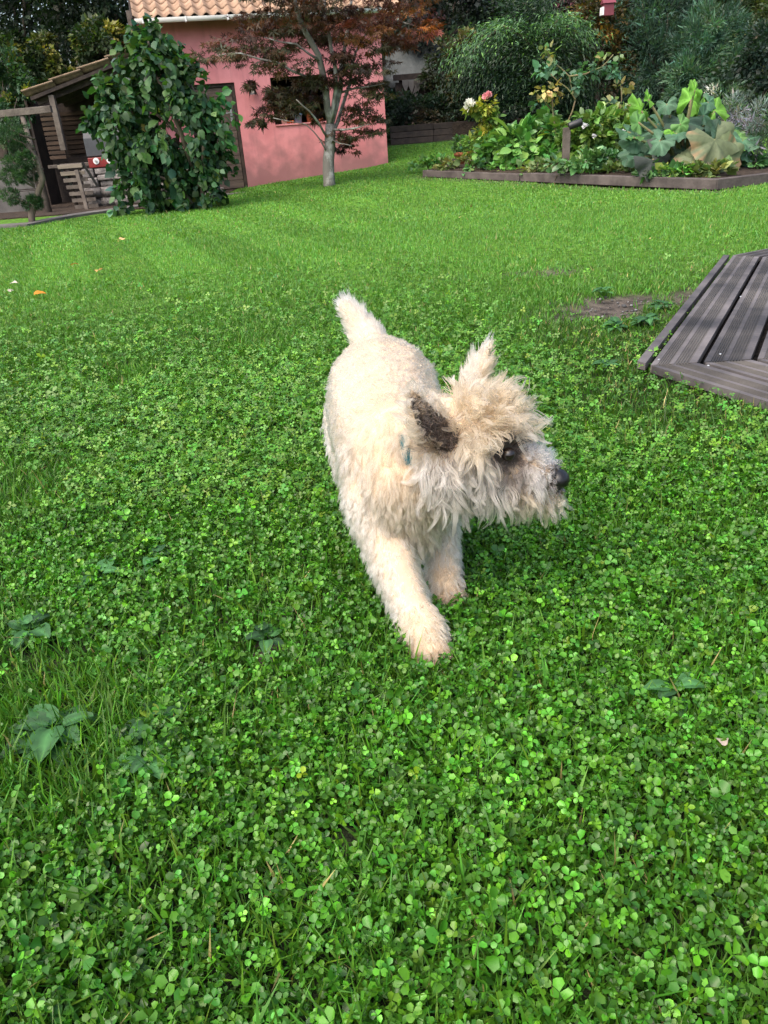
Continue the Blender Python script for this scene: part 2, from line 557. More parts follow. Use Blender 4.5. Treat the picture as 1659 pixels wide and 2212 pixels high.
def bare(x, y):
    """0..1: how bare the soil is"""
    n = fnoise(x, y, .25, 40)

    def blob(c, a, b, ang=0.0):
        dx, dy = x - c[0], y - c[1]
        u = dx * math.cos(ang) + dy * math.sin(ang)
        v = -dx * math.sin(ang) + dy * math.cos(ang)
        return np.clip(1.6 - 1.6 * np.sqrt((u / a) ** 2 + (v / b) ** 2) + (n - .5) * 1.6, 0, 1)
    r = blob(SP, .55, .36, .35)
    r = np.maximum(r, .8 * blob(SP2, .42, .17))
    r = np.maximum(r, blob(SP3, .04, .045))
    r = np.maximum(r, blob(SP4, .035, .05))
    r = np.maximum(r, .9 * blob(SP5, .34, .7, -.55))
    # worn strip in front of the sleepers
    for i in range(2):
        a, b = BED_F[i + (0 if i == 0 else 0)][:2], BED_F[i + 1][:2]
        d = b - a
        t = np.clip(((x - a[0]) * d[0] + (y - a[1]) * d[1]) / (d @ d), 0, 1)
        dd = np.hypot(x - a[0] - t * d[0], y - a[1] - t * d[1])
        r = np.maximum(r, np.clip((.45 - dd) / .4, 0, 1) * (.35 + .5 * n))
    return r


# ------------------------------------------------------------------ ground
def build_ground():
    def axis(lo, hi):
        s = np.concatenate([np.arange(lo, hi, .09)])
        far = np.array([.5, 1.2, 2.5, 5, 10, 20, 40, 80, 160, 320])
        return np.concatenate([lo - far[::-1], s, hi + far])
    xs = axis(-7, 8)
    ys = np.concatenate([[-300, -150, -70, -30, -12, -5, -2, -.6], np.arange(-.2, 5, .05), np.arange(5, 20, .12), np.arange(20, 36, .5), [40, 60, 100, 200, 400]])
    X, Y = np.meshgrid(xs, ys)
    Z = ground_z(X, Y) + .012 * (fnoise(X, Y, .5, 3) - .5) * (Y < 30)
    b = bare(X, Y)
    Z = Z - .012 * np.clip(b, 0, 1)
    V = np.stack([X, Y, Z], -1).reshape(-1, 3)
    ny, nx = X.shape
    idx = np.arange(ny * nx).reshape(ny, nx)
    F = np.stack([idx[:-1, :-1], idx[:-1, 1:], idx[1:, 1:], idx[1:, :-1]], -1).reshape(-1, 4)
    far = sstep(2.0, 7.0, Y)[..., None]
    moss, turf, soil = np.array([.014, .020, .008]), np.array([.075, .17, .018]), np.array([.075, .062, .051])
    hill = np.array([.022, .045, .016])
    c = moss * (1 - far) + turf * far
    bb = np.clip(b, 0, 1)[..., None]
    c = c * (1 - bb) + soil * bb
    dkm = inside(DECK_POLY, X, Y)[..., None]
    c = np.where(dkm, np.array([.012, .010, .009]), c)
    hk = sstep(18.5, 20, Y)[..., None]
    c = c * (1 - hk) + hill * hk
    o = link('ground', raw_mesh('ground', V, F, M['ground'], c.reshape(-1, 3), True))
    tag(o, 'garden lawn soil sloping gently up to the planted bank', kind='structure')


# ------------------------------------------------------------------ lawn plants
HOUSE_O = np.array([-3.72, 16.02])          # left front corner of the house, plan
HOUSE_U = np.array([2.72, .62]) / np.hypot(2.72, .62)
HOUSE_V = np.array([-HOUSE_U[1], HOUSE_U[0]])
HOUSE_W = 4.45


PAWS = ((.062, 1.205, .048), (.07, 1.17, .045), (.117, 1.385, .04), (.118, 1.355, .04), (-.046, 1.77, .04), (.072, 1.68, .04))


def lawn_free(x, y):
    r = inside(DECK_POLY, x, y) | inside(BED_POLY, x, y)
    u = (x - HOUSE_O[0]) * HOUSE_U[0] + (y - HOUSE_O[1]) * HOUSE_U[1]
    v = (x - HOUSE_O[0]) * HOUSE_V[0] + (y - HOUSE_O[1]) * HOUSE_V[1]
    r |= (u > -2) & (u < HOUSE_W + .02) & (v > -.03)
    for (a, b, q) in PAWS: r |= (x - a) ** 2 + (y - b) ** 2 < q * q
    # paved strip along the shed
    r |= (x < -2.35) & (y > path_edge(x))
    return ~r


def path_edge(x):
    return 11.9 + (np.asarray(x) + 4.7) * .78 + .0


def sample_xy(rng, y0, y1, n, power=1.0, margin=.8):
    """uniform points over the wedge the camera can see between y0 and y1 (plus a margin)"""
    ymax = .52 * math.hypot(y1, .9) + margin
    y = rng.uniform(y0, y1, int(n * 2.2))
    x = rng.uniform(-1, 1, len(y)) * ymax
    k = np.abs(x) < .52 * np.hypot(y, .9) + margin
    x, y = x[k][:n], y[k][:n]
    k = lawn_free(x, y)
    return x[k], y[k]


def clover_part(x, y):
    n = fnoise(x, y, .55, 11)
    c = sstep(.30, .52, n + .08)
    # grassier streaks seen left of the paw and close to the left edge
    for (px, py, r) in ((440, 1340, .15), (640, 1300, .16), (620, 2050, .10), (1150, 2100, .07), (1240, 1830, .06), (1500, 2050, .07), (820, 1450, .10), (1480, 1350, .10), (330, 1900, .05)):
        g = gnd(px, py)
        c = c * (1 - .6 * np.exp(-((x - g[0]) ** 2 + (y - g[1]) ** 2) / r ** 2))
    # thins out up the lawn and beside the deck
    c = c * (1 - .9 * sstep(2.4, 5.2, y)) * (1 - .8 * sstep(.45, .8, x) * sstep(1.7, 2.4, y))
    return c


CLO = []
_cr = np.random.default_rng(2)
for fold, spread in ((.18, .0), (.05, .15), (.34, -.05), (.22, .3), (.10, -.2), (.28, .1)):
    V_, F_, T_ = [], [], []
    for k in range(3):
        an = k * 2 * math.pi / 3 + _cr.normal(0, .14)
        L_ = _cr.uniform(.82, 1.12)
        tl_, rl_ = spread + _cr.normal(0, .28), _cr.normal(0, .3)
        base = [(0, .03, 0), (.43, .42, fold), (.33, .84, fold * .8), (0, .97, .0), (-.33, .84, fold * .8), (-.43, .42, fold)]
        n0 = len(V_)
        for (x_, y_, z_) in base:
            x_, y_ = x_ * L_, y_ * L_
            z_ = z_ + tl_ * y_ + rl_ * x_ - .12 * y_ * y_
            V_.append((x_ * math.cos(an) - y_ * math.sin(an), x_ * math.sin(an) + y_ * math.cos(an), z_))
        q_ = _cr.uniform(.85, 1.15)
        T_ += [.85 * q_, q_, q_, q_, q_, q_]
        F_ += [(n0, n0 + i, n0 + i + 1) for i in range(1, 5)]
    n0 = len(V_)
    V_ += [(.05, 0, 0), (-.05, 0, 0), (.12, .1, -2.2)]
    T_ += [.8, .8, .6]
    F_ += [(n0, n0 + 1, n0 + 2)]
    CLO.append((np.array(V_), np.array(F_), np.array(T_)))
CLO_S = (np.array([(0, 0, 0)] + [q for k in range(3) for an in [k * 2.0944] for q in [(math.cos(an + 1.57 + d) * r, math.sin(an + 1.57 + d) * r, z) for d, r, z in ((-.55, .75, .1), (0, 1, -.05), (.55, .75, .1))]]),
         np.array([(0, 1 + 3 * k, 2 + 3 * k) for k in range(3)] + [(0, 2 + 3 * k, 3 + 3 * k) for k in range(3)]))
BLADE = (np.array([(-.5, 0, 0), (.5, 0, 0), (-.42, .12, .5), (.42, .12, .5), (0, .5, .95)]), np.array([(0, 1, 3), (0, 3, 2), (2, 3, 4)]))
BLADE_L = (np.array([(-.5, 0, 0), (.5, 0, 0), (0, .45, 1)]), np.array([(0, 1, 2)]))


def green(rng, n, base, dv=.25, dh=.2):
    v = np.exp(rng.normal(0, dv, n))
    h = rng.normal(0, dh, n)
    c = np.array(base)[None] * v[:, None]
    c[:, 0] *= np.exp(h)
    c[:, 2] *= np.exp(rng.normal(0, .3, n))
    return np.clip(c, .002, .8)


def build_clover():
    rng = np.random.default_rng(21)
    parts = []
    # near: full three-leaflet leaves
    for (y0, y1, n, s0) in ((.18, 1.0, 36000, .0088), (1.0, 1.9, 44000, .0086)):
        x, y = sample_xy(rng, y0, y1, n)
        k = (rng.random(len(x)) < clover_part(x, y) * 1.05 + .04) & (rng.random(len(x)) > bare(x, y) * 1.3)
        x, y = x[k], y[k]
        h = rng.uniform(.006, .044, len(x)) * (.65 + .7 * fnoise(x, y, .3, 17))
        pos = np.stack([x, y, ground_z(x, y) + h], -1)
        sz = s0 * np.exp(rng.normal(0, .26, len(x)))
        R = rots(rng.uniform(0, 6.28, len(x)), rng.normal(0, .58, len(x)), rng.normal(0, .58, len(x)))
        lumi = .75 + .5 * fnoise(x, y, .4, 31)
        c = green(rng, len(x), (.052, .172, .010), .36, .16) * lumi[:, None]
        c = c * (1 + sstep(1.3, 2.6, y)[:, None] * np.array([.25, .10, 0]))
        yl = rng.random(len(x)) < .012
        c[yl] = c[yl] * [1.9, 1.25, 1.0]
        pale_ = rng.random(len(x)) < .06
        c[pale_] = c[pale_] * [1.5, 1.3, 1.9]
        which = rng.integers(0, 6, len(x))
        for w_ in range(6):
            m_ = which == w_
            tv, tf, tt = CLO[w_]
            parts.append(scatter(tv, tf, pos[m_], R[m_], sz[m_], c[m_], tt))
    for (y0, y1, n, s0, hm) in ((1.9, 3.2, 62000, .0105, .05), (3.2, 6.0, 80000, .0125, .04)):
        x, y = sample_xy(rng, y0, y1, n)
        k = (rng.random(len(x)) < clover_part(x, y)) & (rng.random(len(x)) > bare(x, y) * 1.3)
        x, y = x[k], y[k]
        pos = np.stack([x, y, ground_z(x, y) + rng.uniform(.01, hm, len(x))], -1)
        R = rots(rng.uniform(0, 6.28, len(x)), rng.normal(0, .5, len(x)), rng.normal(0, .5, len(x)))
        lumi = .78 + .44 * fnoise(x, y, .5, 31)
        parts.append(scatter(*CLO_S, pos, R, s0 * np.exp(rng.normal(0, .28, len(x))), green(rng, len(x), (.072, .190, .015), .28) * lumi[:, None]))
    V, F, C = merge(parts)
    o = link('clover', raw_mesh('clover', V, F, M['clover'], C))
    tag(o, 'carpet of small three-part clover leaves through the lawn', 'clover', kind='stuff')


def build_grass():
    rng = np.random.default_rng(22)
    parts = []
    for (y0, y1, n, wd, hh, tmpl) in ((.18, 1.2, 76000, .0038, .045, BLADE), (1.2, 2.4, 90000, .0036, .036, BLADE), (2.4, 4.5, 110000, .0048, .030, BLADE),
                                      (4.5, 8.5, 170000, .0085, .025, BLADE_L), (8.5, 19.0, 240000, .016, .024, BLADE_L)):
        x, y = sample_xy(rng, y0, y1, n, margin=.8 if y0 < 4 else 1.5)
        cl = clover_part(x, y) if y0 < 5 else 0 * x
        k = (rng.random(len(x)) > cl * .38) & (rng.random(len(x)) > bare(x, y) * 1.05)
        x, y = x[k], y[k]
        n_ = len(x)
        pos = np.stack([x, y, ground_z(x, y) - .004], -1)
        near = 1 - sstep(3, 7, y)
        # mower stripes: passes that lay the blades alternately towards and away
        st = np.sin((x * .93 + y * .36 + .25 * fnoise(x, y, 2.0, 8)) * 2 * math.pi / .95)
        tilt = .16 * np.sign(st) * sstep(4.5, 7, y) * sstep(1.5, -1.0, x)
        yaw = rng.uniform(0, 6.28, n_)
        R = rots(yaw, rng.normal(0, .38, n_), rng.normal(0, .25, n_))
        Rt = rots(np.full(n_, math.pi / 2 - 1.9), -tilt, np.zeros(n_))
        R = Rt @ R
        hgt = hh * np.exp(rng.normal(0, .3, n_)) * (.7 + .6 * fnoise(x, y, .7, 19))
        if y0 < 2: hgt = hgt * np.where(rng.random(n_) < .03, 1.6, 1.0)
        sc_ = np.stack([wd * np.exp(rng.normal(0, .25, n_)), hgt, hgt], -1)
        big = fnoise(x, y, 2.2, 23)
        far = sstep(2.5, 6.5, y)[:, None]
        c = green(rng, n_, (.055, .155, .012), .3, .2) * (1 - far) + green(rng, n_, (.105, .245, .036), .2, .17) * far
        c = c * (.78 + .44 * big)[:, None] * (1 + .12 * np.sign(st) * sstep(4.5, 7, y) * sstep(1.5, -1, x))[:, None]  # stripe tone put into blade colour, for light on leaning blades
        dull = (sstep(.55, .95, x) * sstep(1.7, 2.3, y) * sstep(4.2, 3.2, y))[:, None]
        c = c * (1 - .35 * dull)
        straw = rng.random(n_) < (.015 + .06 * dull[:, 0])
        c[straw] = np.array([.30, .25, .10]) * np.exp(rng.normal(0, .25, (straw.sum(), 1)))
        parts.append(scatter(tmpl[0], tmpl[1], pos, R, sc_, c))
    V, F, C = merge(parts)
    o = link('grass', raw_mesh('grass', V, F, M['grass'], C))
    tag(o, 'mown green lawn grass, brighter towards the house', 'grass', kind='stuff')


def broadleaf(rng, L, W, curl=.25, seg=5):
    """one large leaf, veined: a bent grid along +y"""
    vs, fs = [], []
    for i in range(seg + 1):
        t = i / seg
        wv = W * math.sin(math.pi * min(1, .12 + .88 * t) ** .8) * (1 - .1 * t) + .004
        z = L * (.35 * t - curl * t * t * 1.6)
        for j, k in enumerate((-1, -.5, 0, .5, 1)):
            vs.append((k * wv + rng.normal(0, .02 * W), L * t, z + abs(k) * W * .22 + rng.normal(0, .05 * W)))
    for i in range(seg):
        for j in range(4):
            a = i * 5 + j
            fs.append((a, a + 1, a + 6, a + 5))
    return np.array(vs), fs


def build_plantains():
    rng = np.random.default_rng(5)
    spots = [(220, 1265, 6, .075, 'big flat plantain rosette in the lawn left of the dog, uppermost of the left weeds'),
             (345, 1225, 5, .06, 'plantain rosette nearest the dog among the weeds at left'),
             (75, 1380, 6, .075, 'dull plantain rosette by the left edge of the photo, above the widest weed'),
             (130, 1600, 10, .098, 'widest plantain rosette lying flat at the lower left'),
             (345, 1580, 5, .07, 'plantain with one yellow-green leaf right of the widest weed'),
             (330, 1665, 4, .06, 'small plantain below the one with a yellow-green leaf'),
             (1455, 1520, 5, .06, 'single pale broad weed in the clover at the right'),
             (580, 1400, 3, .05, 'little broad-leaved weed beside a bare patch left of the front paw'),
             (1395, 705, 9, .085, 'pale green plantain touching the left edge of the deck'),
             (1330, 715, 7, .08, 'plantain on the near side of the bare earth'),
             (1430, 670, 6, .075, 'plantain between bare earth and deck, uppermost there'),
             (1300, 640, 6, .075, 'bright broad weed on the far rim of the bare earth'),
             (1310, 800, 6, .07, 'lone plantain in the grass left of the deck corner')]
    for (px, py, n, L, lab) in spots:
        b = gnd(px, py)
        t = thing('plantain_plant', b, lab, 'plantain', 'plantain weeds in the lawn')
        n = n + 4
        for k in range(n):
            a = 6.28 * k / n * 1.6 + rng.normal(0, .3)
            l_ = L * rng.uniform(.5, .85)
            vs, fs = broadleaf(rng, l_, l_ * rng.uniform(.24, .34), rng.uniform(.15, .4))
            ca, sa = math.cos(a), math.sin(a)
            mb = MB()
            c = np.array([.042, .125, .036]) * np.exp(rng.normal(0, .3))
            if px == 345 and py == 1580 and k == 1: c = np.array([.14, .24, .02])
            mb.col = tuple(c)
            z0 = b[2] + .014 + .026 * rng.random()
            mb.add([(b[0] + x * ca - (y + .012) * sa, b[1] + x * sa + (y + .012) * ca, z0 + z) for x, y, z in vs], fs)
            for i in range(len(mb.c)):
                if i % 5 == 2: mb.c[i] = tuple(np.array(mb.c[i]) * 1.5)
                elif i % 5 in (1, 3): mb.c[i] = tuple(np.array(mb.c[i]) * .8)
            mb.build('leaf', M['leaf'], t, True)


def build_pebbles():
    rng = np.random.default_rng(41)
    n = 150
    x = SP[0] + rng.normal(0, .28, n); y = SP[1] + rng.normal(0, .2, n)
    k = bare(x, y) > .45
    x, y = x[k], y[k]
    oc = np.array([(1, 0, 0), (-1, 0, 0), (0, 1, 0), (0, -1, 0), (0, 0, .6), (0, 0, -.6)])
    of = np.array([(0, 2, 4), (2, 1, 4), (1, 3, 4), (3, 0, 4), (2, 0, 5), (1, 2, 5), (3, 1, 5), (0, 3, 5)])
    n = len(x)
    V, F, C = scatter(oc, of, np.stack([x, y, ground_z(x, y) - .006], -1), rots(rng.uniform(0, 6, n), rng.normal(0, .3, n), rng.normal(0, .3, n)), .006 * np.exp(rng.normal(0, .5, n)), np.full((n, 3), .11) * np.exp(rng.normal(0, .4, (n, 1))))
    tag(link('pebbles', raw_mesh('pebbles', V, F, M['squash'], C)), 'small stones and crumbs on the bare earth beside the deck', 'pebbles', kind='stuff')


def build_fallen():
    rng = np.random.default_rng(9)
    items = [(85, 633, .075, (.55, .22, .02), 'curled orange fallen leaf on the lawn, nearest and largest of those at left'),
             (212, 583, .07, (.62, .36, .13), 'round pale-orange fallen leaf lying flat on the lawn'),
             (265, 515, .075, (.65, .42, .2), 'pale fallen leaf farthest up the lawn, in front of the weeping bush'),
             (161, 570, .06, (.5, .22, .05), 'small brown-orange fallen leaf left of the round one'),
             (30, 610, .05, (.6, .55, .45), 'whitish fallen leaf near the left edge of the lawn'),
             (25, 627, .045, (.45, .38, .33), 'small dull fallen leaf below the whitish one'),
             (1560, 1597, .045, (.55, .45, .36), 'thin dry beige fallen leaf standing in clover at the right')]
    for (px, py, L, c, lab) in items:
        b = gnd(px, py, .04)
        vs, fs = broadleaf(rng, L, L * (.42 if py < 1000 else .13), .4)
        a, ti = rng.uniform(0, 6.28), .25 if px != 1560 else .9
        R = rots(np.array([a]), np.array([ti]), np.array([.2]))[0]
        mb = MB()
        mb.col = c
        mb.add([b + R @ (v - [0, L / 2, 0]) for v in vs], fs)
        o = mb.build('fallen_leaf', M['petal'], None, True)
        tag(o, lab, 'leaf', 'fallen leaves on the lawn')


# ------------------------------------------------------------------ deck
def build_deck():
    t = thing('garden_deck', (dk2[0], dk2[1], 0), 'weathered grooved timber deck with mitred boards at the right edge', 'deck')
    nl = np.array([_e_left[1], -_e_left[0]])             # inward normals
    nf = np.array([-_e_front[1], _e_front[0]])
    nr = np.array([_e_far[1], -_e_far[0]])

    def meet(p, d, q, e):
        A = np.array([d, -e]).T
        s_, _ = np.linalg.solve(A, q - p)
        return p + d * s_
    N2 = dk2
    offs = [0, .035]
    wboard, gap = .150, .012
    # ring offsets: edge board strip then full boards
    rings = [(-.056, -.022)]
    o_ = .0
    for _ in range(7):
        rings.append((o_, o_ + wboard))
        o_ += wboard + .022
    g = .004

    def corners(off):
        A = meet(N2 + nl * off, _e_left, N2 + nf * max(off, 0), _e_front)
        Bf = meet(dk1 + nl * off, _e_left, dk1 + nr * off, _e_far)
        return A, Bf
    prof = []
    # cross-section: three smooth bands, two grooved bands
    u = 0.0
    seq = [('s', .14)] + [('g', .27)] + [('s', .10)] + [('g', .32)] + [('s', .17)]
    for kind, wd in seq:
        if kind == 's':
            prof += [(u + .002, 0), (u + wd - .002, 0)]
        else:
            k = 5
            for i in range(k):
                a0 = u + wd * i / k
                prof += [(a0 + wd / k * .2, -.0035), (a0 + wd / k * .6, -.0035), (a0 + wd / k * .75, 0), (a0 + wd / k * .98, 0)]
        u += wd
    prof_flat = [(0, 0), (1, 0)]

    def board(p0a, p0b, p1a, p1b, pr, lab=None):
        """outer edge p0a-p0b, inner edge p1a-p1b"""
        mb = MB()
        n = len(pr)
        top = []
        for (f, z) in pr:
            top.append(((1 - f) * p0a + f * p1a, (1 - f) * p0b + f * p1b, z))
        vs = [(a[0], a[1], DECK_Z + z) for a, b, z in top] + [(b[0], b[1], DECK_Z + z) for a, b, z in top]
        vs += [(top[0][0][0], top[0][0][1], DECK_Z - .028), (top[-1][0][0], top[-1][0][1], DECK_Z - .028),
               (top[0][1][0], top[0][1][1], DECK_Z - .028), (top[-1][1][0], top[-1][1][1], DECK_Z - .028)]
        q = 2 * n
        fs = [(i, i + 1, n + i + 1, n + i) for i in range(n - 1)]
        fs += [(0, n, q + 2, q), (n - 1, q + 1, q + 3, 2 * n - 1), (q, q + 2, q + 3, q + 1), tuple(range(n)) + (q + 1, q), tuple(range(n, 2 * n)) + (q + 3, q + 2)]
        mb.add(vs, fs)
        tone = RNG.uniform(.85, 1.15)
        for e in (0, n):
            u_ = 0.0
            for i, (f, z) in enumerate(pr):
                smooth_band = (f < .141) or (.411 < f < .509) or (f > .831) or len(pr) == 2
                k_ = (1.2 if smooth_band else .86) * tone
                mb.c[e + i] = (k_, k_, k_ * (1.06 if smooth_band else .95))
        o = mb.build('plank', M['deck'], t)
        return o
    for ri, (o0, o1) in enumerate(rings):
        A0, B0 = corners(o0)
        A1, B1 = corners(o1)
        pr = prof_flat if ri == 0 else prof
        # left sector (from corner N to far corner)
        if np.dot(B1 - A1, _e_left) > .1:
            board(A0 + _e_left * g, B0 - _e_left * g, A1 + _e_left * g, B1 - _e_left * g, pr)
        # front and far sectors run off to the right
        if ri > 0:
            board(A0 + _e_front * g * 2, A0 + _e_front * (2.6 - o0), A1 + _e_front * g * 2, A1 + _e_front * (2.6 - o1), pr)
            board(B0 + _e_far * g, B0 + _e_far * (2.6 - o0), B1 + _e_far * g, B1 + _e_far * (2.6 - o1), pr)
    # joists below
    mb = MB()
    for k in range(3):
        A, B_ = corners(.04 + .35 * k)
        mb.beam((A[0], A[1], DECK_Z - .055), (B_[0], B_[1], DECK_Z - .055), .045, .05)
        e = A + _e_front * 2.4
        mb.beam((A[0], A[1], DECK_Z - .055), (e[0], e[1], DECK_Z - .055), .045, .05)
    mb.build('joist_frame', M['wood_dark'], t)
    # screws
    for (px, py) in ((1423, 776), (1530, 789), (1556, 764), (1600, 640)):
        p = gnd(px, py, DECK_Z + .001)
        MB().lathe(p, [(0.0001, .0015), (.004, .0012), (.005, -.002)], 8).build('screw', M['steel'], t)


# ------------------------------------------------------------------ house
def build_house():
    u3 = np.array([HOUSE_U[0], HOUSE_U[1], 0]); v3 = np.array([HOUSE_V[0], HOUSE_V[1], 0])
    Bm = np.array([u3, v3, (0, 0, 1)])
    O = np.array([HOUSE_O[0], HOUSE_O[1], 0])
    t = thing('pink_house', (O[0], O[1], 0), 'small pink rendered garden house with tiled roof, door and open window', 'house')

    def hit(px, py):       # pixel on the front wall plane -> (u, z)
        d = ray(px, py)
        s_ = (O - C0) @ v3 / (d @ v3)
        p = C0 + d * s_
        return float((p - O) @ u3), float(p[2])
    W_ = HOUSE_W
    over, pitch = .42, math.radians(24)
    d_ = ray(460, 46)
    s0_ = (O - v3 * over - C0) @ v3 / (d_ @ v3)
    eave_z = float((C0 + d_ * s0_)[2]) + .075
    ztop = eave_z + over * math.tan(pitch) - .12
    ud1, zd = hit(503, 178)
    ud1b = hit(540, 408)[0]
    ud1 = (ud1 + ud1b) / 2
    ud0 = ud1 - .88
    uw0 = (hit(583, 167)[0] + hit(595, 273)[0]) / 2
    uw1 = (hit(706, 262)[0] + hit(714, 165)[0]) / 2
    zw0, zw1 = hit(600, 272)[1], hit(640, 164)[1]
    D, T = 3.6, .24
    lo = -.3
    mb = MB()
    for (a, b, z0, z1) in ((0, ud0, lo, ztop), (ud0, ud1, zd, ztop), (ud1, uw0, lo, ztop), (uw0, uw1, lo, zw0), (uw0, uw1, zw1, ztop), (uw1, W_, lo, ztop)):
        mb.box((a, 0, z0), (b, T, z1), Bm, O)
    ridge_v = 2.9
    for u0 in (0, W_ - T):
        mb.box((u0, T, lo), (u0 + T, D, ztop), Bm, O)
    mb.box((T, D - T, lo), (W_ - T, D, ztop), Bm, O)
    mb.build('wall', M['pink'], t)
    # inside
    mi = MB()
    mi.box((T, T, 0.02), (W_ - T, D - T, .05), Bm, O).box((T, D - T - .03, .05), (W_ - T, D - T - .002, ztop), Bm, O).box((T, T, ztop - .03), (W_ - T, D - T - .03, ztop - .002), Bm, O)
    mi.box((T, T + .0, .05), (T + .03, D - T - .03, ztop - .03), Bm, O).box((W_ - T - .03, T, .05), (W_ - T, D - T - .03, ztop - .03), Bm, O)
    mi.build('room_lining', M['dark_inside'], t)
    # door
    dt = MB()
    dt.box((ud0 - .0, .05, 0), (ud0 + .06, .16, zd), Bm, O).box((ud1 - .06, .05, 0), (ud1, .16, zd), Bm, O).box((ud0 + .06, .05, zd - .06), (ud1 - .06, .16, zd), Bm, O)
    dt.build('door_frame', M['wood_dark'], t, bevel=.004)
    dm = MB()
    dm.box((ud0 + .065, .10, .03), (ud1 - .065, .13, zd - .065), Bm, O)
    door = dm.build('door', M['wood_door'], t)
    nb = 12
    hb = (zd - .1) / nb
    for k in range(nb):
        b = MB()
        b.box((ud0 + .07, .075 + RNG.uniform(-.004, .004), .035 + k * hb), (ud1 - .07, .10 - .001, .035 + (k + 1) * hb - .008), Bm, O)
        b.build('board', M['wood_door'], door, bevel=.003)
    uh, zh = hit(508, 247)
    uh = ud1 - .13
    hm = MB()
    hm.box((uh - .022, .066, zh - .11), (uh + .022, .074, zh + .11), Bm, O)
    hm.tube([O + np.array((uh, .066, zh + .03)) @ Bm, O + np.array((uh, .02, zh + .03)) @ Bm, O + np.array((uh - .1, .02, zh + .03)) @ Bm], .009, 8)
    hm.build('handle', M['steel'], door)
    # window
    wf = MB()
    for (a, b, z0, z1) in ((uw0, uw0 + .05, zw0, zw1), (uw1 - .05, uw1, zw0, zw1), (uw0 + .05, uw1 - .05, zw1 - .05, zw1)):
        wf.box((a, .12, z0 + .002), (b, .18, z1), Bm, O)
    win = wf.build('window_frame', M['wood_dark'], t)
    sl = MB()
    sl.box((uw0 + .003, -.03, zw0 - .0), (uw1 - .003, .24, zw0 + .025), Bm, O)
    sl.build('sill', M['pink'], t)
    sh = MB()
    for z in (.55, .95):
        sh.box((.9, D - .6, z + .4), (W_ - .6, D - .3, z + .43), Bm, O)
    sh.build('shelf', M['wood_dark'], t)
    # wall lantern
    ul, zl = hit(543, 192)
    p = lambda a, b, c: O + np.array((ul + a, b, zl + c)) @ Bm
    lt = thing('wall_lantern', p(0, 0, 0), 'small black lantern fixed to the pink wall between door and window', 'lantern')
    lm = MB()
    lm.box((ul - .05, -.03, zl + .04), (ul + .05, -.002, zl + .14), Bm, O)
    lm.tube([p(0, -.03, .1), p(0, -.10, .13), p(0, -.13, .10)], .012, 6)
    lm.build('bracket', M['black'], lt)
    lm = MB()
    c_ = p(0, -.13, 0)
    lm.lathe(c_, [(.01, .10), (.075, .04), (.075, .03), (.055, .03)], 6).lathe(c_, [(.075, -.10), (.06, -.075), (.03, -.1), (.075, -.10)], 6)
    for k in range(6):
        a = k * math.pi / 3
        lm.tube([c_ + (.058 * math.cos(a), .058 * math.sin(a), .03), c_ + (.062 * math.cos(a), .062 * math.sin(a), -.08)], .006, 5)
    lm.build('lantern_cage', M['black'], lt)
    MB().lathe(c_, [(.045, .03), (.05, -.07)], 6).build('lantern_glass', M['pot_pale'], lt)
    # roof: deck, fascia, tiles
    zt = ztop + .02
    cp, sp = math.cos(pitch), math.sin(pitch)
    S = np.array([u3, v3 * cp + np.array([0, 0, sp]), np.cross(u3, v3 * cp + np.array([0, 0, sp]))])     # along eave, up slope, normal
    E = O + v3 * (-over) + np.array([0, 0, eave_z])
    Ls = (ridge_v + over) / cp
    rm = MB()
    rm.box((.02, .03, -.06), (W_ + .28, Ls, -.01), S, E)
    E2 = E + S[1] * Ls
    S2 = np.array([u3, v3 * cp - np.array([0, 0, sp]), np.cross(u3, v3 * cp - np.array([0, 0, sp]))])
    rm.box((.02, 0, -.06), (W_ + .28, Ls, -.01), S2, E2)
    roof = rm.build('roof', M['wood_dark'], t)
    tw, tl = .205, .36
    pv = []
    ns = 8
    for yy, zz in ((0, .0), (1, .0)):
        for i in range(ns + 1):
            f = i / ns
            z = .032 * math.cos(2 * math.pi * f) * (1.0 if f < .75 else 1.0) + .035
            pv.append((f * tw * 1.06, yy * (tl * 1.12), z + (.022 if yy == 0 else 0)))
    for i in range(ns + 1):
        x_, y_, z_ = pv[i]
        pv.append((x_, 0, z_ - .016))
    pf = [(i, i + 1, ns + 2 + i, ns + 1 + i) for i in range(ns)] + [(2 * ns + 2 + i, 2 * ns + 3 + i, i + 1, i) for i in range(ns)]
    tmb = MB()
    tmb.add(pv, pf)
    tile_me = tmb.mesh('tile', M['tile'], True)
    rng = np.random.default_rng(3)
    ncol = int((W_ + .28) / tw)
    for r in range(9):
        for c in range(ncol):
            q = E + S[0] * (.0 + c * tw) + S[1] * (r * tl - .04) + S[2] * (rng.uniform(-.003, .004))
            Mx = Matrix([[S[0][i], S[1][i], S[2][i], q[i]] for i in range(3)] + [[0, 0, 0, 1]])
            link('tile', tile_me, roof, Mx)
    M['tile_mesh'] = tile_me
    # bargeboard and gable cladding at the left end
    bm_ = MB()
    a = E + S[0] * -.02
    bm_.beam(a + S[2] * -.06, a + S[1] * Ls + S[2] * -.06, .03, .16, S[2])
    bm_.build('bargeboard', M['wood_dark'], t)
    gm = MB()
    gm.box((-.1, -.02, 1.2), (-.002, .16, ztop + .12), Bm, O)
    gm.build('corner_board', M['wood_grey'], t)
    MB().box((-.07, -.09, ztop - .42), (-.03, -.022, ztop - .26), Bm, O).build('wall_bracket', M['black'], t)
    # gable triangle
    g2 = MB()
    P = lambda u_, v_, z_: O + np.array((u_, v_, z_)) @ Bm
